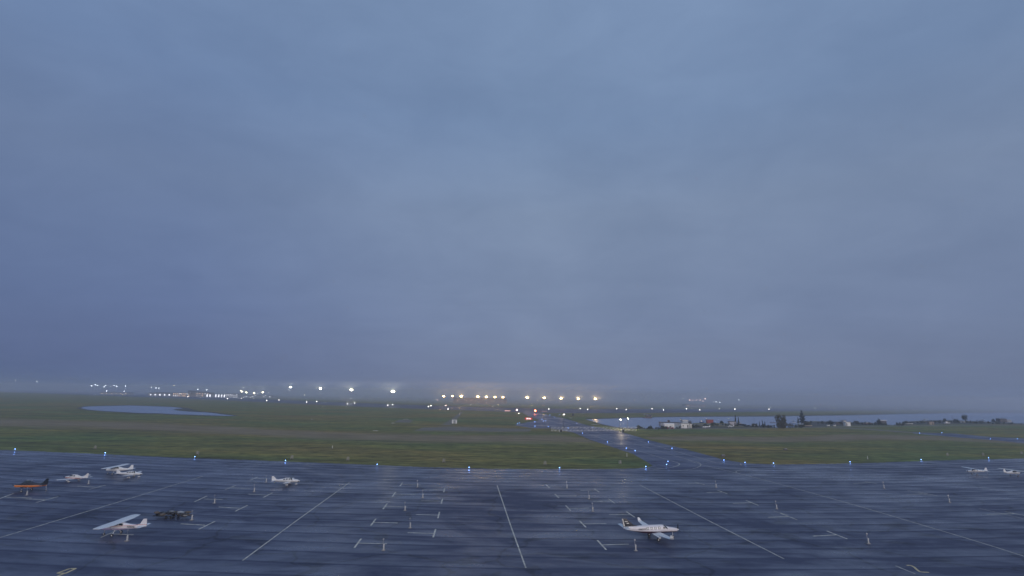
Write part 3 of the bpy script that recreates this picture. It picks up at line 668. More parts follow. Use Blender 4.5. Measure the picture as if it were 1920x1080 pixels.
def turboprop(label, loc, rz):
    p = thing('turboprop_airplane', label, 'airplane', loc, rz)
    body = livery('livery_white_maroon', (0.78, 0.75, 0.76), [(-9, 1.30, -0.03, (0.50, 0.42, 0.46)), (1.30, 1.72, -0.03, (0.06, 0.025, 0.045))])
    ST = [(6.05, 1.72, .22, .24), (5.7, 1.72, .40, .42), (4.6, 1.80, .56, .52), (3.6, 1.88, .68, .60), (3.35, 1.92, .70, .66), (2.7, 2.05, .76, .84), (2.0, 2.08, .80, .90), (-1.6, 2.08, .80, .90),
          (-3.2, 2.14, .68, .78), (-5.0, 2.30, .42, .56), (-6.6, 2.48, .22, .36), (-7.4, 2.55, .10, .22)]
    MB().loft([ring(*s_) for s_ in ST]).build('fuselage', body, p, True)
    wg = wing_mesh([(0.01, 1.75, 2.3, 1.22, .30), (0.9, 1.75, 2.3, 1.26, .30), (7.7, 0.95, 1.15, 1.92, .14)]).build('wing', MW_BL, p, True)
    for s_ in (1, -1):
        MB().loft([[(xl - u * c_, s_ * y, z + 0) for u in (0, .5, 1)] + [(xl - u * c_, s_ * (y + .05), z) for u in (1, .5, 0)] for y, xl, c_, z in
                   ((7.70, .95, 1.12, 1.95), (7.95, .70, .85, 2.15), (8.10, .30, .45, 2.75))]).build('winglet', MW_BL, wg)
        MB().box((-0.75, s_ * 2.9, 1.42), (0.5, 3.2, .04)).build('flap', MW_BL, wg)
        patch(ST, (3.32, 2.75, 2.75, 2.2), 14, 80, s_).build('windshield', M_GLASS, p, True)
        patch(ST, (2.66, 2.05, 2.5, 2.1), 10, 36, s_).build('cockpit_window', M_GLASS, p, True)
        for k in range(4):
            x = 1.25 - k * 0.95; fr = patch(ST, (x + .12, x - .44), 6, 36, s_).build('cabin_window', M_GLASS, p, True); patch(ST, (x, x - .32), 12, 30, s_, off=.03).build('shade', M_WHITE, fr, True)
        MB().tube((0.1, s_ * 2.2, 1.25), (0.0, s_ * 2.25, .45), .10, .08, n=8).build('gear_leg', M_WHITE, p); wheel(p, -0.05, s_ * 2.28, .34, .24)
        MB().box((0.25, s_ * 2.4, .85), (.55, .04, .55)).build('gear_door', M_WHITE, p)
        MB().tube((5.1, s_ * .48, 1.5), (4.7, s_ * .62, 1.42), .10, n=8).build('exhaust_stack', M_DARKM, p)
    MB().tube((4.7, 0, 1.35), (4.8, 0, .3), .07, n=8).build('gear_leg', M_WHITE, p); wheel(p, 4.85, 0, .26, .18)
    fn = fin_mesh([(-3.6, 2.78), (-5.0, 3.15), (-6.7, 4.55), (-7.75, 4.6), (-7.4, 2.6), (-6.6, 2.5)], .10).build('tail_fin', M_BLACK, p)
    MB().box((-6.75, 0, 3.9), (0.7, 0.24, 0.16)).build('fin_emblem', M_CREAM, fn)
    MB().box((-6.35, 0, 3.5), (0.6, 0.24, 0.16)).build('fin_emblem', M_CREAM, fn)
    wing_mesh([(0.01, -6.2, 1.5, 2.72, .12), (2.6, -6.75, 1.0, 2.80, .08)]).build('tailplane', MW_BL, p, True)
    MB().add([(-7.50, .14, 4.5), (-7.74, .14, 4.5), (-7.38, .14, 2.9), (-7.1, .14, 2.9), (-7.50, -.14, 4.5), (-7.74, -.14, 4.5), (-7.38, -.14, 2.9), (-7.1, -.14, 2.9)],
             [(0, 1, 2, 3), (7, 6, 5, 4), (0, 4, 5, 1), (2, 6, 7, 3), (1, 5, 6, 2), (0, 3, 7, 4)]).build('rudder', M_CREAM, fn)
    propeller(p, 6.05, 1.72, 4, 1.33, M_WHITE, 0.12 + PI / 2, .24)
    MB().tube((-2.2, 0, 2.9), (-2.4, 0, 3.3), .03, n=5).build('antenna', M_WHITE, p)
    text_mesh('registration', 'N562WB', 0.50, M_LETTER, p, (-3.0, -0.74, 2.12), (PI / 2, 0, 0))
    return p
c = G(1226, 1010)
p7 = turboprop('large white turboprop airplane with a dark tail fin and four-bladed propeller', (c.x, c.y, 0), R(11))
p7.scale = (.93,) * 3

# flat frame trailer with folded gear (dark heap between the white airplane and a pedestal)
c = G(323, 971); tr = thing('flatbed_trailer', 'low dark trailer heaped with folded tubing and covers, behind the white high-wing airplane', 'trailer', (c.x, c.y, 0), R(-3))
mb = MB()
for y in (-1.1, 1.1): mb.box((0, y, .55), (8.0, .12, .14))
for i in range(9): mb.box((-3.9 + i * .97, 0, .62), (.1, 2.2, .08))
mb.build('frame', M_DARKM, tr)
for x in (-.6, .6):
    for y in (-1.25, 1.25): wheel(tr, x, y, .32, .2).children[0].data.materials[0] = M_DARKM
MB().tube((4, 0, .55), (5.3, 0, .45), .06, n=6).build('drawbar', M_DARKM, tr)
rr = random.Random(3)
for i in range(34):
    x = rr.uniform(-3.7, 3.4); y = rr.uniform(-.8, .8); z = rr.uniform(.65, 1.35); mb = MB(); a = rr.uniform(-.5, .5)
    mb.loft([[(x + k * .45 * rr.uniform(.8, 1.3), y + q * math.cos(th) * rr.uniform(.8, 1.2), z + q * .7 * math.sin(th)) for th in [2 * PI * j / 7 for j in range(7)]] for k, q in ((-1.5, .12), (-.8, .36), (.2, .42), (1.0, .34), (1.6, .1))])
    mb.build('bundle', [M_TARP, M_DARKM, M_BLACK, M_TARP, M_GREYP][i % 5], tr)
for i in range(9):
    x = rr.uniform(-3.5, 2); y = rr.uniform(-.9, .9)
    MB().tube((x, y, rr.uniform(.8, 1.2)), (x + rr.uniform(1, 2), y + rr.uniform(-.5, .5), rr.uniform(.9, 1.5)), .045, n=6).build('tube', M_METAL, tr)

# tie-down power pedestals
def pedestal(first=[None], idx=[0], **k):
    pass
PED = [(50, 928.4), (165.6, 907.8), (237.8, 1014.4), (359.5, 975), (402, 943.5), (476.5, 922), (499, 904), (719, 1031.8), (769, 990), (759.3, 957.3), (792.7, 933.3), (782.7, 913.3),
       (1063, 915.5), (1104.4, 935.6), (1111.6, 959), (1191.8, 1032.7), (1342.7, 914), (1456.4, 954.4), (1628.4, 1019.6), (1657.5, 915.6), (1780.4, 942)]
PLAB = ['white power pedestal in front of the black and orange airplane', 'white power pedestal under the tail of the red-striped airplane', 'white power pedestal in front of the airplane with registration letters, far left bottom',
        'white power pedestal at the right end of the dark trailer', 'white power pedestal just up-right of the dark trailer, on a painted T stem',
        'white power pedestal in front of the lone white airplane, lower of the two near it', 'white power pedestal behind the tail of the lone white airplane',
        'white power pedestal nearest the camera in the middle of the apron', 'white power pedestal second nearest of the left-centre column of painted Ts', 'white power pedestal third from the front in the left-centre column',
        'white power pedestal fourth from the front in the left-centre column', 'small farthest pedestal of the left-centre column of painted Ts',
        'small farthest pedestal of the right-centre column, behind the turboprop tail', 'white power pedestal second farthest of the right-centre column', 'white power pedestal just up-left of the turboprop tail',
        'white power pedestal standing in front of the turboprop', 'small pedestal right of centre below the taxiway mouth', 'white power pedestal by the fresh patch right of the turboprop',
        'white power pedestal nearest the camera on the right side', 'small pedestal at the far right side, left one of two', 'white power pedestal on the far right below the parked high-wing airplanes']
proto = None
for (px, py), lb in zip(PED, PLAB):
    c = G(px, py)
    if proto is None:
        proto = thing('power_pedestal', lb, 'pedestal', (c.x, c.y, 0), 0.0, 'power pedestals between the tie-down marks')
        MB().box((0, 0, .06), (.7, .5, .12)).build('base', M_CONC, proto)
        MB().box((0.02, 0, .62), (.22, .20, 1.0)).build('post', pbr('scuffed_white', (.55, .55, .53), .6, 0, .2, 3), proto)
        bx_ = MB().box((-.12, 0, 1.5), (.05, .05, .9)).build('conduit', M_METAL, proto)
        MB().box((-.12, 0, 2.0), (.26, .18, .26)).build('outlet_box', M_METAL, proto)
        MB().box((0.16, -.02, .95), (.06, .14, .3)).build('switch_box', M_GREYP, proto)
    else: dup(proto, (c.x, c.y, 0), rr.uniform(-.2, .2), lb)

# slatted marker frames in the grass along the apron
GM = [(178, 842), (370, 853), (547, 861), (652, 864), (832, 867.5), (1022, 872), (1163, 870.5), (1777, 855), (1844, 855), (1916, 852)]
proto = None
for i, (px, py) in enumerate(GM):
    c = G(px, py); lb = f'pale slatted marker frame standing in the grass above the apron edge, {ORD[i]} from the left'
    if proto is None:
        proto = thing('grass_marker', lb, 'marker', (c.x, c.y, 0), 0, 'marker frames in the grass')
        for x in (-.55, .55): MB().box((x, 0, .8), (.12, .10, 1.5)).build('post', M_CONC, proto)
        MB().box((0, 0, 1.05), (.42, .10, 1.3)).build('panel', M_CONC, proto)
        MB().box((0, .08, .35), (1.3, .05, .16)).build('rail', M_WOOD, proto)
    else: dup(proto, (c.x, c.y, 0), rr.uniform(-.15, .15), lb)
for i, (px, py, lb) in enumerate([(1627, 861, 'thin white post in the right-hand grass above the apron edge'), (1175.5, 856, 'short yellowish post in the grass left of the taxiway'), (623, 841, 'small pale stake with a dark base in the left field'),
                              (1389, 872, 'stub post at the right corner of the taxiway mouth')]):
    c = G(px, py); q = thing('marker_post', lb, 'post', (c.x, c.y, 0))
    MB().tube((0, 0, 0), (0, 0, 1.5 if i != 3 else .5), .14, .12, n=8).build('post', M_CREAM, q); MB().box((0, 0, .08), (.6, .5, .16)).build('base', M_DARKM if i == 2 else M_CONC, q)
for px, py, lb in [(1473, 843.5, 'low dark drain box in the right-hand field'), (1356, 855.5, 'low dark drain box beside the right taxiway corner')]:
    c = G(px, py); q = thing('drain_box', lb, 'drain box', (c.x, c.y, 0)); MB().box((0, 0, .35), (2.2, 1.2, .7), taper=.8).build('housing', M_DARKM, q); MB().box((0, 0, .73), (1.4, .8, .06)).build('lid', M_METAL, q)

# ------------------------------------------------------------------ airfield lights
BL = [(28, 844), (197, 851), (365, 858.5), (535, 865.5), (707, 872.8), (879.5, 878.5), (1049, 879.2), (1211, 877), (1250, 873), (1252.5, 867), (1260, 842), (1357.5, 864.5), (1397, 869), (1450.5, 870.5), (1594, 868), (1727.5, 863.6), (1854, 860.3),
      (1092.5, 813.5), (1139, 830), (1174.5, 841.8), (1191, 846.5), (1216, 830),
      (970.5, 795.5), (973.7, 794), (1003, 800.3), (1028, 801.3), (1003, 792), (1016, 787), (1018.7, 790.4), (1022.5, 790), (1065, 803.8), (1081.7, 794.5), (1112, 802.2), (1039, 783), (1024, 778.5), (1031, 778.5), (1049, 778.5),
      (1724.5, 813), (1766, 812), (1857, 824), (1908, 823.5)]
order = sorted(range(len(BL)), key=lambda i: BL[i][0]); proto = None
near_e = [i for i in order if BL[i][1] >= 836 or 812 < BL[i][1] < 836 and BL[i][0] < 1300 and BL[i][1] > 813.2]
far_c = [i for i in order if i not in near_e and BL[i][0] < 1300]
rgt = [i for i in order if i not in near_e and BL[i][0] >= 1300]
def ordn(i):
    if i < 20: return ORD[i]
    t = ['twenty', 'thirty', 'forty', 'fifty', 'sixty'][(i + 1) // 10 - 2]
    return t + '-' + ORD[(i + 1) % 10 - 1] if (i + 1) % 10 else {'twenty': 'twentieth', 'thirty': 'thirtieth', 'forty': 'fortieth', 'fifty': 'fiftieth', 'sixty': 'sixtieth'}[t]
for lst, txt in ((near_e, 'blue taxiway light along the apron edge and near taxiway, {} from the left'), (far_c, 'small blue light at the far taxiway junction, {} from the left'), (rgt, 'pale blue light on the right-hand side taxiway, {} from the left')):
    for k, i in enumerate(lst):
        px, py = BL[i]; c = G(px, py); lb = txt.format(ordn(k))
        if proto is None:
            proto = thing('taxiway_light', lb, 'taxiway light', (c.x, c.y, 0), 0, 'blue taxiway edge lights')
            MB().tube((0, 0, 0), (0, 0, .04), .22, n=10).build('base', M_DARKM, proto)
            MB().tube((0, 0, .04), (0, 0, .40), .05, n=8).build('stem', M_METAL, proto)
            gl_ = MB().ball((0, 0, .50), .15, 10, 7, 0, (1, 1, .9)).build('lens', L_BLUE, proto, True)
            q = proto
        else: q = dup(proto, (c.x, c.y, 0), 0, lb)
        if lst is far_c: q.scale = (1.25,) * 3
        lamp('POINT', (c.x, c.y, .95), 26 if lst is not rgt else 14, (0.16, 0.34, 1.0), size=.15)

# runway edge lights, one mesh each at this distance
RN = [(39, 728), (59, 731), (133, 733.5), (206, 737), (279, 740.5), (352, 744), (426, 747.5), (500, 751), (575, 754), (651, 757), (727, 760), (803, 762.5), (835, 760.5), (840, 767), (883, 758.5), (924, 762), (1029, 767), (1102, 767.5),
      (1174, 768), (1244, 768.5), (1312, 768.5), (1378, 767.5), (1442, 767.5), (1504, 767), (1564.5, 766), (1622, 765.5), (1680, 765), (1736, 764), (1791, 764), (1845, 763), (1896, 762.5)]
RF = [(108, 731), (314, 740.5), (383.5, 743.5), (453, 747), (523, 750), (593.5, 753), (665, 756), (736, 758.5), (808, 761), (1088, 766), (1156.5, 766.5), (1222.5, 766.5), (1287, 766.5), (1349.5, 766.5), (973, 775)]
base_me = MB().tube((0, 0, 0), (0, 0, .5), .08, n=6, mi=0).ball((0, 0, .62), .42, 8, 5, 1)
bo = base_me.build('runway_light', [M_METAL, L_EDGE]); first = True
for lst, nm in ((RN, 'near'), (RF, 'far')):
    for k, (px, py) in enumerate(sorted(lst)):
        c = G(px, py + .6); o = bo if first else bo.copy()
        if not first: COL.objects.link(o)
        first = False; o.location = (c.x, c.y, 0); s_ = max(.7, min(1.9, c.y / 800)); 
        if px > 1500 or (px, py) in ((835, 760.5), (883, 758.5), (924, 762)): s_ *= .6
        o.scale = (s_,) * 3
        tag(o, f'small white runway edge light in the {nm} row across the field, {ordn(k)} from the left', 'runway light', f'lights of the {nm} runway row')

# ------------------------------------------------------------------ floodlight masts beyond the runway
def mast(px, py, dist, col, mat, energy, label, group, head=1.6, name='floodlight_mast', n=6, arm=True):
    c = E(px, py, dist); p = thing(name, label, 'light mast', (c.x, c.y, 0), 0, group)
    MB().tube((0, 0, 0), (0, 0, c.z + .3), .45, .22, n=8).build('pole', M_METAL, p)
    MB().box((0, 0, .2), (1.6, 1.6, .4)).build('base', M_CONC, p)
    if arm: MB().box((0, 0, c.z + .25), (head * 2.2, .3, .2)).build('crossbar', M_METAL, p)
    lm = MB()
    for k in range(n):
        lm.ball(((k - (n - 1) / 2) * head * 1.5 / n, -.5, c.z - .1), head * .70, 10, 6, 0, (.8, .6, .8))
    lm.build('lamp_head', mat, p)
    if energy: lamp('SPOT', (0, -2.4, c.z - .1), energy, col, p, 1.2, R(104), (0, -200, c.z + 165))
    return p
WCOL = (1.0, 0.90, 0.62); ACOL = (1.0, 0.62, 0.20)
for i, (px, py, e) in enumerate([(545, 726, 1.0), (601, 728.5, 1.5), (659, 731, 2.0), (737, 734, 2.6)]):
    mast(px, py, [1720, 1640, 1560, 1460][i], WCOL, L_WHITE, e * 240000, f'tall mast with brilliant white floodlight left of the amber lights, {ORD[i]} from the left', 'white floodlight masts', 2.6 + .35 * i)
AM = [(832, 743, 1.1), (848.5, 742.5, .35), (865, 743, 2.0), (896, 743.5, 1.4), (912, 744, 1.2), (928, 744.5, 1.2), (943, 744.5, .8), (988.5, 745.5, 1.6), (1020, 746, 1.5), (1052, 747, 1.2), (1084, 747.5, 1.2), (1116, 748, 1.2)]
for i, (px, py, e) in enumerate(AM):
    a = px < 960
    mast(px, py, 1350, ACOL if a else (1.0, .64, .26), L_AMBER, e * 190000, f'amber floodlight mast {"before the long hangar" if a else "in the evenly spaced row right of the hangar"}, {ORD[i if a else i - 7]} from the left', 'amber floodlight masts', 1.5 + .5 * e)
WM = [(29, 713, .0), (69, 715, 0), (172, 723.5, 0), (179, 721, 0), (183, 723, 0), (195, 725.5, 0), (198, 722.8, 0), (214, 723, 0), (219, 723.7, 0), (235, 723.8, 0), (200, 733.2, 0), (233, 733.3, 0), (284, 726, 0), (293, 727, .5), (298, 728, 0),
      (371, 729.7, .4), (388, 731, 0), (453.5, 734, .9), (462, 736, .5), (477, 737, .8), (493, 735.5, 2.0)]
for i, (px, py, e) in enumerate(WM):
    big_ = px > 440
    mast(px, py, 1750, WCOL, L_WHITE if big_ else L_COOL, e * 70000, f'distant white lamp {"at the right end of the terminal" if big_ else "on a thin pole left of the terminal"}, {ordn(i if not big_ else i - 17)} from the left', 'small white floodlights by the terminal', 1.5 if big_ else 1.15, n=2, arm=False)
PK = [(883, 751), (913, 755.5), (1007, 765.2), (820, 750), (1190, 751), (1281.5, 747), (1293, 750), (1299, 750.5), (1306, 750), (1312.5, 750), (1318, 752), (1322, 747.5), (1337.5, 754), (1343, 753.5), (1349.5, 754), (1385, 750), (1374, 765.5), (1444, 763.5), (1528, 765.5)]
for i, (px, py) in enumerate(sorted(PK)):
    row = 1285 < px < 1325
    mast(px, py, 1450, WCOL, L_PINK if row or px < 1200 else L_COOL, 3000 if row else 0, f'faint distant lamp on a pole, {ordn(i)} from the left among the lamps beyond the runway', 'faint lamps beyond the runway', 1.0 if row else .7, n=2, arm=False, name='distant_lamp_post')
for px, py, col, mat, e, sz, lb in [(969, 768.5, (1, .45, .35), L_PINK, 2500, 1.3, 'bright reddish-white obstruction lamp left of the taxiway end'), (1003.5, 770, (1, .2, .1), L_RED, 2500, 1.5, 'red obstruction lamp at the taxiway end'),
                                   (836, 760, (1, .4, .4), L_PINK, 0, .5, 'small pinkish lamp above the far end of the dirt track')]:
    c = G(px, 776 if px > 900 else 769); p = thing('obstruction_lamp', lb, 'warning lamp', (c.x, c.y, 0)); z = E(px, py, c.y).z
    MB().tube((0, 0, 0), (0, 0, z), .12, n=6).build('pole', M_METAL, p); MB().ball((0, 0, z), sz * .8, 10, 6).build('lamp', mat, p, True)
    if e: lamp('POINT', (0, -1.5, z + .2), e, col, p, .4)

# ------------------------------------------------------------------ lamp posts at the gate
for px, pt, pb, lb, e in [(1056, 776.8, 806, 'lamp post with a lit head at the left end of the lattice gate', 200), (1162.5, 786.5, 804.6, 'lamp post with a bright warm head at the right end of the lattice gate', 7000), (1176.5, 784.5, 804, 'thin lamp post just right of the lit one at the gate', 500)]:
    c = G(px, pb); z = E(px, pt, c.y).z; p = thing('lamp_post', lb, 'lamp post', (c.x, c.y, 0))
    MB().tube((0, 0, 0), (0, 0, z), .16, .10, n=8).build('pole', M_DARKM, p); MB().box((.5, 0, z), (1.6, .16, .12)).build('arm', M_DARKM, p)
    MB().box((.6, 0, z - .12), (1.2, .6, .22)).build('lamp_head', L_WHITE if e > 400 else L_EDGE, p)
    lamp('POINT', (.6, -.1, z - .5), e, (1.0, .78, .5), p, .35)
# lattice rolling gate across the taxiway
A0 = G(1034, 808.5); A1 = G(1192, 808.2)
def gate(a, b, label, n):
    L = (b - a).length; ang = math.atan2(b.y - a.y, b.x - a.x); p = thing('rolling_gate', label, 'gate', (a.x, a.y, 0), ang); Hh = 3.3
    m_ = MB()
    for z in (.25, Hh): m_.box((L / 2, 0, z), (L, .14, .15))
    m_.build('rail', M_CREAM, p)
    u = MB(); st = L / n
    for k in range(n + 1): u.box((k * st, 0, Hh / 2), (.13, .12, Hh))
    u.build('upright', M_CREAM, p)
    d = MB()
    for k in range(n): d.tube((k * st, .02, .3), ((k + 1) * st, .02, Hh - .1), .09, n=5)
    for k in range(0, n, 3): d.tube((k * st, -.02, Hh - .1), ((k + 1) * st, -.02, .3), .07, n=5)
    d.build('lattice', M_WHITE, p)
    for k in range(2): wheel(p, L * (.2 + .6 * k), 0, .25, .15)
    return p
mid = A0.lerp(A1, .47)
gate(A0, mid, 'left half of the white lattice rolling gate across the taxiway', 11)
gate(mid + (A1 - A0).normalized() * .5, A1, 'right half of the white lattice rolling gate across the taxiway', 12)
for px, lb in [(1052, 'dark control cabinet at the left end of the lattice gate'), (1168.5, 'dark control cabinet at the right end of the lattice gate')]:
    c = G(px, 810); p = thing('control_cabinet', lb, 'cabinet', (c.x, c.y, 0)); MB().box((0, 0, 1.1), (1.5, 1.2, 2.2)).build('housing', M_BLACK, p)
    MB().box((0, -.62, 1.15), (1.1, .05, 1.7)).build('door', M_DARKM, p); MB().box((0, 0, 2.26), (1.8, 1.5, .12)).build('roof', M_CREAM, p); MB().box((-1.1, 0, .9), (.3, .3, 1.8)).build('post', M_CREAM, p)
# red lit mandatory sign and smaller signs
def field_sign(px, py, wm, hm_, label, txt, mat, tmat):
    c = G(px, py); p = thing('airfield_sign', label, 'sign', (c.x, c.y, 0)); MB().box((0, 0, .5 + hm_ / 2), (wm, .5, hm_)).build('cabinet', M_DARKM, p)
    MB().box((0, -.27, .5 + hm_ / 2), (wm - .2, .04, hm_ - .2)).build('face', mat, p)
    for x in (-wm * .35, wm * .35): MB().box((x, 0, .25), (.15, .15, .5)).build('leg', M_METAL, p)
    if txt: text_mesh('lettering', txt, hm_ * .85, tmat, p, (0, -.30, .5 + hm_ * .22), (PI / 2, 0, 0))
    return p
field_sign(991, 787.5, 8.6, 2.2, 'red lit mandatory sign with white characters left of the taxiway', '2R-20L', L_SIGNR, L_SIGNW)
field_sign(951, 771.5, 9, 1.4, 'small pale pinkish sign far off left of the reddish lamp', None, emis('dim_sign_face', (1.0, .55, .5), 1.1), None)
field_sign(1021, 773, 9, 1.4, 'small pale sign far off right of the red lamp', None, pbr('dim_pink_sign', (.5, .3, .3), .5), None)
# white portal-shaped board
c = G(852, 794.5); p = thing('portal_marker', 'white upside-down U shaped board on the gravel beside the dirt track', 'marker', (c.x, c.y, 0), R(3))
for x in (-1.75, 1.75): MB().box((x, 0, 1.9), (1.35, .5, 3.4)).build('panel', M_WHITE, p)
MB().box((0, 0, 3.55), (4.9, .6, .5)).build('beam', M_WHITE, p); MB().box((0, .6, 1.5), (1.9, .1, 2.8)).build('shade_board', M_GREYP, p)
for px, py, lb, s_ in [(704, 808.5, 'small white board lying in the left field below the pad', 2.6), (585, 787, 'tiny white board in the middle of the left field', 1.5), (761, 786.5, 'white plank on the grey concrete pad', 4.0), (737, 794, 'short white board at the lower corner of the concrete pad', 2.2)]:
    c = G(px, py); p = thing('white_board', lb, 'board', (c.x, c.y, 0), R(12)); MB().box((0, 0, .35), (s_ * 1.5, .8, .12)).build('panel', M_WHITE, p); MB().box((0, 0, .15), (s_, .3, .28)).build('support', M_WOOD, p)

# ------------------------------------------------------------------ terminal and hangars, far off
def building(px0, px1, pyb_dist, hgt, label, roof='flat', wall=None, depth=30, rows=2, cols=12, win=None, name='terminal_building', dz=0, wsz=(.55, .5), roofmat=None):
    a = E(px0, 740, pyb_dist); b = E(px1, 740, pyb_dist); L = b.x - a.x; p = thing(name, label, 'building', ((a.x + b.x) / 2, pyb_dist, 0))
    MB().box((0, depth / 2, hgt / 2), (L, depth, hgt)).build('wall', wall or M_FACADE, p)
    rm = roofmat or M_ROOF
    if roof == 'flat': MB().box((0, depth / 2, hgt + .4), (L + 1.5, depth + 1.5, .8)).build('roof', rm, p)
    elif roof == 'slope': MB().prism([(-L / 2 - 1, hgt), (-L / 2 - 1, hgt + 7), (L / 2 + 1, hgt + .6), (L / 2 + 1, hgt)], 0, depth).build('roof', rm, p)
    elif roof == 'arch': MB().prism([(-L / 2 - 1, hgt)] + [(L / 2 * math.cos(PI - PI * k / 10) * 1.02, hgt + dz * math.sin(PI * k / 10)) for k in range(11)] + [(L / 2 + 1, hgt)], -1, depth).build('roof', rm, p)
    rg = random.Random(int(px0))
    for r_ in range(rows):
        for k in range(cols):
            if rg.random() < .18: continue
            x = -L / 2 + (k + .5) * L / cols; z = (r_ + .5) * hgt / rows
            fr = MB().box((x, -.15, z), (L / cols * wsz[0] + .5, .3, hgt / rows * wsz[1] + .4)).build('window', M_DARKM, p)
            MB().box((x, -.34, z), (L / cols * wsz[0], .06, hgt / rows * wsz[1])).build('pane', rg.choice(win or [L_WIN]), fr)
    return p
building(324, 356, 1800, 13, 'orange-lit left wing of the terminal with two rows of bright windows', rows=2, cols=9, win=[L_WIN, L_WIN, L_WINC], wsz=(.38, .36))
building(352, 392, 1830, 15, 'central terminal hall with a long sloping roof', 'slope', rows=2, cols=8, win=[L_WIN, L_WINC], wsz=(.3, .22))
building(386, 424, 1790, 11, 'low terminal wing with a row of tall pale lit bays', rows=1, cols=7, win=[L_WINC], wsz=(.42, .8), wall=M_GREYP)
building(424, 446, 1760, 13, 'bluish-lit block at the right end of the terminal', rows=3, cols=7, win=[L_WINC], wsz=(.4, .3), wall=M_GREYP)
building(446, 512, 1850, 8, 'long low shed behind the bright floodlights right of the terminal', rows=1, cols=6, win=[L_WINC], wsz=(.2, .3), wall=M_GREYP)
building(278, 322, 1820, 11, 'pale low concourse left of the terminal with a curved roof', 'arch', rows=1, cols=5, win=[L_WINC], wsz=(.3, .4), wall=M_GREYP, dz=3)
building(186, 240, 2000, 9, 'dim low hangar on the far left under a cluster of white lamps', rows=1, cols=6, win=[L_WIN], wsz=(.1, .2), wall=M_GREYP)
building(850, 950, 1480, 15, 'long amber-lit hangar behind the row of sodium lamps', rows=1, cols=6, win=[L_WIN], wsz=(.05, .12), wall=pbr('tan_hangar_cladding', (.22, .15, .10), .7, 0, .1, .2), depth=40, name='hangar')
building(1284, 1322, 1500, 7, 'faint low building under the short row of pinkish lamps', rows=1, cols=4, win=[L_WIN], wsz=(.1, .2), wall=M_FACADE, name='hangar')

# ------------------------------------------------------------------ trees
def leaf_cloud(mb, pts, size, rg, mi=0):
    for c in pts:
        for k in range(3):
            u = Vector((rg.gauss(0, 1), rg.gauss(0, 1), rg.gauss(0, 1))).normalized(); v = u.orthogonal().normalized(); w_ = u.cross(v); s_ = size * rg.uniform(.5, 1.2)
            o = Vector(c) + Vector((rg.uniform(-1, 1), rg.uniform(-1, 1), rg.uniform(-1, 1))) * size * .7
            mb.add([o + v * s_, o + w_ * s_ * .6, o - v * s_, o - w_ * s_ * .6], [(0, 1, 2, 3)], mi)
def spruce(px, py, hpx, wpx, label, seed=1, group=None, full=False):
    c = G(px, py); k = ppm(py, px); h = hpx / k; r = wpx / k / 2; rg = random.Random(seed); p = thing('spruce_tree', label, 'tree', (c.x, c.y, 0), 0, group)
    MB().tube((0, 0, 0), (0, 0, h * .95), max(.06, h * .018), .02, n=7).build('trunk', M_BARK, p)
    pts = []
    n = 520 if full else 260 if h > 8 else 120
    for i in range(n):
        z = h * (.08 + .9 * (1 - math.sqrt(rg.random()))); tier = .72 + .28 * math.cos(z / h * 34); rad = r * ((1 - (z / h) ** 2.2) if full else (1 - z / h) ** .8) * tier * rg.uniform(.35, 1.08); a = rg.uniform(0, 2 * PI)
        pts.append((rad * math.cos(a), rad * math.sin(a), z - rad * .25))
    mb = MB(); leaf_cloud(mb, pts, max(.22, h * .035), rg); mb.build('crown', M_LEAF_D, p)
def broadleaf(px, py, hpx, wpx, label, seed=1, mat=None, lobes=None, trunk=.2):
    c = G(px, py); k = ppm(py, px); h = hpx / k; r = wpx / k / 2; rg = random.Random(seed); p = thing('broadleaf_tree', label, 'tree', (c.x, c.y, 0))
    mb = MB().tube((0, 0, 0), (0, 0, h * .6), max(.1, h * .02), .06, n=7)
    lobes = lobes or [(rg.uniform(-.55, .55) * r, rg.uniform(-.4, .4) * r, h * rg.uniform(.3, .85), r * rg.uniform(.3, .5)) for _ in range(9)]
    for x, y, z, q in lobes: mb.tube((0, 0, h * trunk), (x, y, z), h * .012 + .03, .03, n=5)
    mb.build('trunk', M_BARK, p); pts = []
    for x, y, z, q in lobes:
        for i in range(60):
            d = Vector((rg.gauss(0, 1), rg.gauss(0, 1), rg.gauss(0, 1))).normalized() * q * rg.uniform(.4, 1.1) ** .6; pts.append((x + d.x, y + d.y, max(.3, z + d.z * 1.1)))
    mb = MB(); leaf_cloud(mb, pts, max(.25, h * .04), rg); mb.build('crown', mat or M_LEAF_A, p)
def bush(px, py, hpx, wpx, label, seed=1, mat=None):
    c = G(px, py); k = ppm(py, px); h = hpx / k; r = wpx / k / 2; rg = random.Random(seed); p = thing('bush', label, 'bush', (c.x, c.y, 0)); pts = []
    for i in range(150):
        d = Vector((rg.gauss(0, 1), rg.gauss(0, 1), abs(rg.gauss(0, 1)))).normalized() * rg.uniform(.4, 1); pts.append((d.x * r, d.y * r, d.z * h * .92))
    st = MB()
    for i in range(5): st.tube((0, 0, 0), (rg.uniform(-.5, .5) * r, rg.uniform(-.5, .5) * r, h * .7), .05, .02, n=5)
    st.build('stem', M_BARK, p); mb = MB(); leaf_cloud(mb, pts, max(.2, h * .12), rg); mb.build('foliage', mat or M_LEAF_D, p)
spruce(1505, 794, 26, 13, 'tall dark spruce on the lake shore, the largest tree there', 2, None, True)
spruce(1497, 794, 13, 6, 'small spruce leaning against the tall one on the shore', 3)
spruce(1379.5, 795, 19, 4.5, 'thin pointed spruce, taller of a pair by the water', 4)
spruce(1385, 795, 14, 4.5, 'thin pointed spruce, shorter of a pair by the water', 5)
spruce(1424.5, 800, 11, 4, 'short narrow spruce right of the masted boat', 6)
spruce(1430, 799, 14, 3, 'very thin bare spruce beside the dark boat', 7)
spruce(1434.5, 798, 9, 3.5, 'small spruce just right of a thin bare one', 8)
rgb_ = random.Random(5)
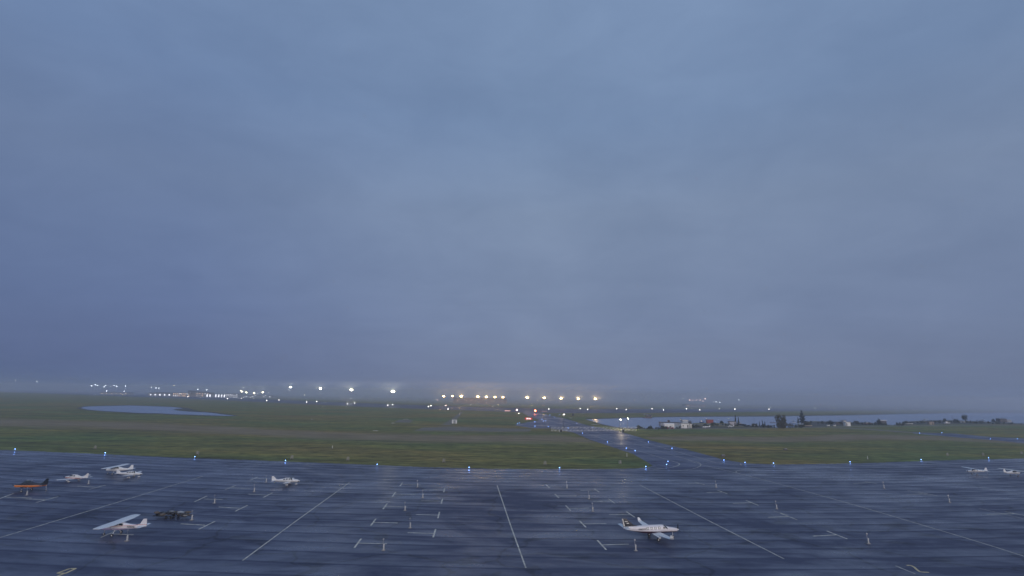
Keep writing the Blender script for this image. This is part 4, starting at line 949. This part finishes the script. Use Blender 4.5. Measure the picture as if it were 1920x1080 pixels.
broadleaf(1466, 803, 25, 18, 'broad yellowing tree on the near shore', 9, None, [(rgb_.uniform(-3.6, 3.6), rgb_.uniform(-2, 2), z, 2.1) for z in (1.5, 1.5, 2, 3, 3.5, 4, 5, 5.5, 6, 7, 7.5, 8, 9, 9.5, 10.5, 11, 11.5)], .1)
broadleaf(1810, 792, 15.5, 11.5, 'round-headed dark tree on a thin trunk at the right shore', 10, M_LEAF_D, lobes=[(x, 0, z, 2.6) for x, z in ((-1.6, 7.4), (0, 8.6), (1.6, 7.4), (0, 6.6), (-.9, 5.8), (.9, 5.8))])
bush(1649, 796, 11, 9, 'dark rounded bush left of the white-roofed shed', 11)
bush(1353, 794, 6, 7, 'small dark bush on the shore spit', 12)
bush(1411, 799, 5, 6, 'dark shrub at the water left of the masted boat', 13)
bush(1772, 791, 7, 6, 'round dark bush behind a white boat on the right shore', 14)
bush(1793, 792, 7, 10, 'dark low shrub beneath a leaning snag', 15)
bush(1482, 799, 6, 14, 'yellow-green undergrowth right of the broad tree', 16, M_LEAF_A)
bush(1515, 797, 7, 12, 'brown undergrowth right of the tall spruce', 17, M_LEAF_A)
bush(1605, 794, 6, 8, 'reddish-brown scrub right of the white shed', 18, M_LEAF_A)
bush(1558, 795, 8, 9, 'dark scrub between two small white vehicles', 19)
bush(1863, 791, 6, 6, 'small dark shrub on the far right shore', 20)
bush(1338, 796, 5, 12, 'low scrub behind the parked small white airplane', 21)
c = G(1790, 793); p = thing('dead_tree', 'leaning bare snag on the right shore', 'tree', (c.x, c.y, 0)); MB().tube((0, 0, 0), (-3, 0, 10), .3, .08, n=7).build('trunk', M_BARK, p)
for a, z in ((1.2, 5), (-1.0, 7)): MB().tube((-z * .3, 0, z), (-z * .3 + a, 0, z + 1.2), .1, .04, n=5).build('branch', M_BARK, p)

# continuous scrub and reeds along the near shore
rgs = random.Random(21); sh = catmull([(1192, 804.6), (1240, 804.6), (1300, 801.5), (1345, 798), (1395, 799.5), (1440, 802), (1500, 801.5), (1515, 795), (1560, 795), (1600, 796), (1650, 797), (1690, 798), (1700, 795), (1755, 793), (1790, 793), (1830, 794), (1870, 795), (1925, 796)], 14)
scr = MB(); pts = []
for a_, b_ in zip(sh, sh[1:]):
    dens = rgs.choice((0, 2, 6, 14, 22))
    for q in range(dens):
        k_ = rgs.random(); c = G(a_[0] + (b_[0] - a_[0]) * k_, a_[1] + rgs.uniform(-2.2, .6)); pts.append((c.x, c.y, rgs.uniform(.1, .5 + dens * .09)))
leaf_cloud(scr, pts, .75, rgs); leaf_cloud(scr, pts[::3], .8, rgs, 1)
tag(scr.build('shore_scrub', [M_LEAF_D, M_LEAF_A]), 'ragged scrub and reeds growing along the near lake shore', 'scrub', kind='stuff')
# low banks of the shore, real ground a little above the water
ribbon('shore_bank', [(1395, 800.5), (1330, 799), (1296, 799), (1290, 797)], [(1395, 796), (1345, 793), (1305, 793), (1290, 795)], .012, M_GRAVEL, 20)

# ------------------------------------------------------------------ sheds, boats and floatplanes at the lake
def shed(px0, px1, py, hpx, label, wall, roofm, roof='gable', win=0, door=None, depth=5, name='shed', cat='shed'):
    pc = (px0 + px1) / 2; c = G(pc, py); k = ppm(py, pc); L = (px1 - px0) / k; h = hpx / k; p = thing(name, label, cat, (c.x, c.y, 0), R(rr.uniform(-4, 4)))
    wh = h * (.72 if roof == 'gable' else .9)
    MB().box((0, depth / 2, wh / 2), (L, depth, wh)).build('wall', wall, p)
    if roof == 'gable': MB().add([(-L / 2 - .3, -.4, wh), (L / 2 + .3, -.4, wh), (L / 2 + .3, depth + .4, wh), (-L / 2 - .3, depth + .4, wh), (-L / 2 - .3, depth / 2, h), (L / 2 + .3, depth / 2, h)],
                                 [(0, 1, 5, 4), (2, 3, 4, 5), (0, 4, 3), (1, 2, 5), (3, 2, 1, 0)]).build('roof', roofm, p)
    elif roof == 'round': MB().loft([[(x, depth / 2 + depth / 2 * math.cos(t_), wh + (h - wh + .2) * math.sin(t_)) for t_ in [PI * q / 8 for q in range(9)]] for x in (-L / 2, L / 2)]).build('roof', roofm, p)
    else: MB().box((0, depth / 2, (wh + h) / 2), (L + .6, depth + .8, max(.2, h - wh))).build('roof', roofm, p)
    for q in range(win):
        f = MB().box((-L * .25 + q * L * .35, -.05, wh * .55), (L * .16, .1, wh * .34)).build('window', M_WHITE, p); MB().box((-L * .25 + q * L * .35, -.12, wh * .55), (L * .12, .04, wh * .26)).build('pane', M_GLASS, f)
    if door is not None: MB().box((L * door, -.04, wh * .38), (min(1.2, L * .2), .08, wh * .72)).build('door', M_DARKM, p)
    return p
shed(1277, 1293, 803, 9.5, 'white shed with one dark window by the gravel road', M_WHITE, M_GREYP, 'flat', 1, .32)
shed(1294.5, 1297.5, 803, 8, 'narrow white kiosk right of the white shed', M_CREAM, M_WHITE, 'flat', 0, 0.0, 2)
shed(1246, 1265, 803, 9, 'white round-topped trailer beside the dark fence posts', M_WHITE, M_WHITE, 'round', 0, None, 4, 'camper_trailer', 'trailer')
shed(1265, 1276, 803, 6.5, 'pale blue low box shed between trailer and white shed', pbr('pale_blue_wall', (.30, .38, .45), .6), M_GREYP, 'flat', 0, .3, 3)
c = G(1257, 800); 
shed(1239, 1277, 799.5, 7.5, 'long low shed with a dark roof behind the white trailer', M_GREYP, M_DARKM, 'flat', 0, None, 8)
shed(1280, 1291, 800, 12.5, 'pale flat-fronted boathouse rising behind the white shed', pbr('pale_boathouse', (.45, .50, .55), .6), M_METAL, 'flat', 0, None, 5)
shed(1291.5, 1297, 799.5, 10.5, 'narrow dark gabled hut behind the kiosk', M_DARKM, M_ROOF, 'gable', 0, None, 5)
for i, (px, hh, lb) in enumerate([(1256, 15, 'dark square tank on the long low shed roofline'), (1279.5, 14, 'thin pole left of the pale boathouse'), (1294, 14, 'thin pole above the dark hut')]):
    c = G(px, 799); k = ppm(799, px); p = thing('pole' if i else 'roof_tank', lb, 'pole' if i else 'tank', (c.x, c.y + 3, 0))
    if i: MB().tube((0, 0, 0), (0, 0, hh / k * .95), .1, n=6).build('pole', M_DARKM, p); MB().box((0, 0, hh / k * .9), (.8, .1, .1)).build('crossarm', M_DARKM, p)
    else:
        MB().box((0, 0, 4.5), (1.9, 1.9, 2.6)).build('tank', M_DARKM, p)
        for x in (-.8, .8): MB().box((x, 0, 1.6), (.2, .2, 3.2)).build('leg', M_DARKM, p)
for i, px in enumerate((1243, 1247, 1252, 1258, 1262)):
    c = G(px, 804); k = 1; p = thing('barrel', f'dark red drum in front of the white trailer, {ORD[i]} from the left', 'barrel', (c.x, c.y, 0)); MB().tube((0, 0, 0), (0, 0, 1.5), .5, n=12).build('drum', M_REDP, p); MB().tube((0, 0, 1.5), (0, 0, 1.56), .44, n=12).build('lid', M_DARKM, p)
shed(1326, 1338, 793.5, 6.5, 'dark red flat-roofed boat shelter on the spit', M_REDP, M_REDP, 'flat', 0, None, 4)
shed(1368, 1381, 797.5, 7.5, 'dark-roofed open shelter with a pale wall beside the paired spruces', pbr('pale_wall', (.5, .48, .52), .6), M_DARKM, 'flat', 0, .3, 4)
shed(1652, 1663, 796, 8, 'white-roofed dark shed beside the rounded bush', M_DARKM, M_WHITE, 'flat', 0, None, 4)
shed(1586, 1595.5, 799, 8, 'plain white box shed at the end of the shore road', M_WHITE, M_GREYP, 'flat', 0, -.3, 4)
shed(1743, 1752, 796.5, 6, 'tan slatted shed near the right shore', pbr('tan_wall', (.34, .27, .22), .7), M_WOOD, 'flat', 0, .2, 4)
shed(1876, 1889, 792, 7, 'dark domed shed on the far right shore', M_DARKM, M_DARKM, 'round', 0, None, 7)
shed(1887, 1897, 792, 5, 'grey low shed joined to the right of the dark dome', M_GREYP, M_GREYP, 'flat', 0, None, 5)
c = G(1571, 796); p = thing('tent', 'brownish peaked tent near the lake shore', 'tent', (c.x, c.y, 0)); MB().prism([(-3.2, 0), (0, 3.2), (3.2, 0)], 0, 5).build('canvas', M_TARP, p); MB().prism([(-.7, 0), (0, 1.9), (.7, 0)], -.05, 0).build('flap', M_DARKM, p)
c = G(1584, 797); p = thing('lookout_stand', 'small raised stand with a dark slanted roof beside the white box shed', 'stand', (c.x, c.y, 0))
for x in (-2, 2):
    for y in (0, 2.5): MB().box((x, y, 2.6), (.25, .25, 5.2)).build('leg', M_DARKM, p)
MB().box((.8, 1.2, 3.9), (3.4, 2.6, 2.2)).build('cabin', M_CREAM, p); MB().box((-.6, 1.2, 5.5), (6.6, 3.4, .4)).build('roof', M_DARKM, p)
def boat(px, py, lpx, label, hull, cabin=None, mast=False, rz=0.0, hh=1.3):
    c = G(px, py); k = ppm(py, px); L = lpx / k; p = thing('boat', label, 'boat', (c.x, c.y, 0), rz)
    MB().loft([[(x * L, a * w_, z0 + b * hh) for a, b in ((-1, 1), (-.75, .35), (0, 0), (.75, .35), (1, 1))] for x, w_, z0 in ((.5, .1, .5), (.3, .9, .25), (0, 1.15, .2), (-.35, 1.1, .2), (-.5, .95, .25))]).build('hull', hull, p)
    if cabin: cb = MB().box((-L * .1, 0, hh + .9), (L * .32, 1.6, 1.3), taper=.85).build('cabin', cabin, p); MB().box((-L * .1, 0, hh + 1.05), (L * .33, 1.45, .4)).build('window', M_GLASS, cb)
    if mast:
        MB().tube((0, 0, hh), (0, 0, mast), .09, .05, n=6).build('mast', M_DARKM, p); MB().box((0, 0, mast * .72), (1.8, .08, .08)).build('crossarm', M_DARKM, p)
    return p
boat(1415, 799.5, 14, 'white boat with a thin mast by the near shore', M_WHITE, M_DARKM, 9)
boat(1389, 797.5, 11, 'dark covered boat right of the paired spruces', M_BLACK, M_GREYP)
boat(1434, 800.5, 13, 'dark boat among the little spruces', M_BLACK)
boat(1516, 799.5, 15, 'tan open boat lying right of the broad-tree gap', pbr('tan_hull', (.5, .42, .32), .6), None, False, .1, .9)
boat(1701, 795.5, 22, 'long white boat on the right-hand shore point', M_WHITE, None, False, -.05, 1.0)
boat(1776, 794.5, 12, 'short white boat in front of the round bush', M_WHITE, M_WHITE)
boat(1806, 792.5, 11, 'white boat beneath the round-headed tree', M_WHITE)
boat(1316, 793, 9, 'small boat under a blue and white cover on the spit', M_BLUEP, M_WHITE)
boat(1553, 799.5, 5.5, 'tiny white boat, left one of two by dark scrub', M_WHITE); boat(1565, 799.5, 5.5, 'tiny white boat, right one of two by dark scrub', M_WHITE)
boat(1838, 790, 14, 'flat dark skiff near the far right shore', M_DARKM, None, False, 0, .6)
boat(1627, 796, 14, 'reddish-brown hull amid clutter on the shore', pbr('rusty_hull', (.22, .11, .08), .8), M_GREYP)
c = G(1451, 793); dk = thing('dock', 'dark floating dock on the water left of the broad tree', 'dock', (c.x, c.y, 0)); MB().box((0, 0, .5), (9, 2.2, .35)).build('deck', M_WOOD, dk)
for x in (-3.5, 0, 3.5): MB().tube((x, 0, 0), (x, 0, 1.6), .14, n=7).build('post', M_BARK, dk)
# small aircraft by the lake: copies of whole airplanes with their parts
def small(src, px, py, rz, label, sc=1.0): c = G(px, py); return dup(src, (c.x, c.y, 0), rz, label, None, sc)
small(p6, 1322, 803, PI, 'small white airplane with its tail to the right, parked by the gravel road', .95)
small(p6, 1369, 801.5, R(200), 'small white airplane seen nose-on behind the gravel road', .9)
fp = high_wing('white floatplane with a blue cabin moored at the shore by the tall spruce', tuple(G(1497, 799.5)), R(170), pbr('blue_cabin', (.30, .38, .48), .5), M_WHITE, None, None, .95, True)
for px, py, rz, lb, s_ in [(1488, 792.5, R(20), 'bluish floatplane behind the moored white one', .8), (1733, 790, PI - R(10), 'dark high-wing floatplane on the spit at the right', .95), (1843, 790, R(5), 'floatplane seen edge-on at the far right shore', .9),
                           (1640, 795.5, R(30), 'pale floatplane crowded among clutter left of the rounded bush', .75)]: small(fp, px, py, rz, lb, s_)
# floating hut with two small white craft on the lake
c = G(1214, 783.5); ht = thing('floating_hut', 'dark floating hut with pale canopies out on the lake', 'hut', (c.x, c.y, 0)); MB().box((0, 0, .5), (12, 6, .8)).build('deck', M_WOOD, ht); MB().box((1.8, 0, 2.4), (6.5, 4, 3.2)).build('wall', M_BLACK, ht); MB().box((2.2, 0, 4.3), (7.5, 5, .5)).build('roof', M_DARKM, ht)
for x in (-3.8, -.6): MB().loft([ring(x + a, 4.6, b, b, 2, 10) for a, b in ((-1, .2), (-.4, .8), (.4, .8), (1, .2))]).build('canopy', M_GREYP, ht, True); 
MB().box((-2.3, 0, 2.3), (.4, .4, 4.0)).build('post', M_DARKM, ht)
# dark utility box near the far junction, low white kerb boards by the lake tip
c = G(1074, 780); p = thing('equipment_shelter', 'small dark shelter on the grass beyond the gate', 'shelter', (c.x, c.y, 0)); MB().box((0, 0, 1.6), (2.6, 2.2, 3.2)).build('wall', M_BLACK, p); MB().box((0, 0, 3.3), (3, 2.6, .2)).build('roof', M_DARKM, p)
for px, py, lb in [(1113, 797.8, 'pale low boat rack on the bank left of the lake, left one'), (1120.5, 797.3, 'pale low boat rack on the bank left of the lake, right one'), (1094, 776.5, 'thin white trailer far up the taxiway'), (1070, 785, 'small pale plate at the bend of the bank')]:
    c = G(px, py); p = thing('boat_rack', lb, 'rack', (c.x, c.y, 0)); MB().box((0, 0, .9), (4.2, 1.2, .35)).build('top', M_GREYP, p)
    for x in (-1.6, 1.6): MB().box((x, 0, .4), (.2, .8, .8)).build('leg', M_DARKM, p)

# ------------------------------------------------------------------ haze
hz = MB().box((0, 4450, 27.5), (16000, 9500, 57)).build('haze', [])
hm = bpy.data.materials.new('haze_air'); hm.use_nodes = True; t = hm.node_tree; t.nodes.clear()
pv = N(t, 'ShaderNodeVolumePrincipled'); pv.inputs['Color'].default_value = (0.82, 0.875, 1.0, 1)
pv.inputs['Density'].default_value = 0.00034; pv.inputs['Anisotropy'].default_value = 0.35
o_ = N(t, 'ShaderNodeOutputMaterial'); t.links.new(pv.outputs[0], o_.inputs['Volume'])
hz.data.materials.append(hm); tag(hz, 'thin blue dawn mist lying over the airfield', 'haze', kind='stuff')

# fog bank lying over the far side of the field: low wedge that thickens away from the camera
fr = [(-6900, 3500), (-1180, 1760), (-560, 1400), (0, 1090), (600, 1010), (7900, 1010)]
bk = [(-6900, 4300), (-1700, 2500), (-900, 2000), (-200, 1600), (600, 1450), (7900, 1450)]
v = []; n = len(fr)
for x, y in fr: v.append((x, y, -0.5))
for x, y in fr: v.append((x, y, 0.6))
for x, y in bk: v.append((x, y, 46.0))
v += [(x, 9000, 46.0) for x, y in bk] + [(x, 9000, -0.5) for x, y in fr]
f = []
for i in range(n - 1):
    for r in range(4): f.append((r * n + i, r * n + i + 1, (r + 1) * n + i + 1, (r + 1) * n + i))
    f.append((4 * n + i, 4 * n + i + 1, i + 1, i))
f += [tuple(r * n for r in range(5))[::-1], tuple(r * n + n - 1 for r in range(5))]
fg = MB().add(v, f).build('fog_bank', [])
hm2 = bpy.data.materials.new('fog_air'); hm2.use_nodes = True; t = hm2.node_tree; t.nodes.clear()
pv = N(t, 'ShaderNodeVolumePrincipled'); pv.inputs['Color'].default_value = (0.86, 0.90, 1.0, 1)
pv.inputs['Density'].default_value = 0.0014; pv.inputs['Anisotropy'].default_value = 0.3
o_ = N(t, 'ShaderNodeOutputMaterial'); t.links.new(pv.outputs[0], o_.inputs['Volume'])
fg.data.materials.append(hm2); tag(fg, 'pale fog bank hiding the land beyond the runway', 'fog', kind='stuff')
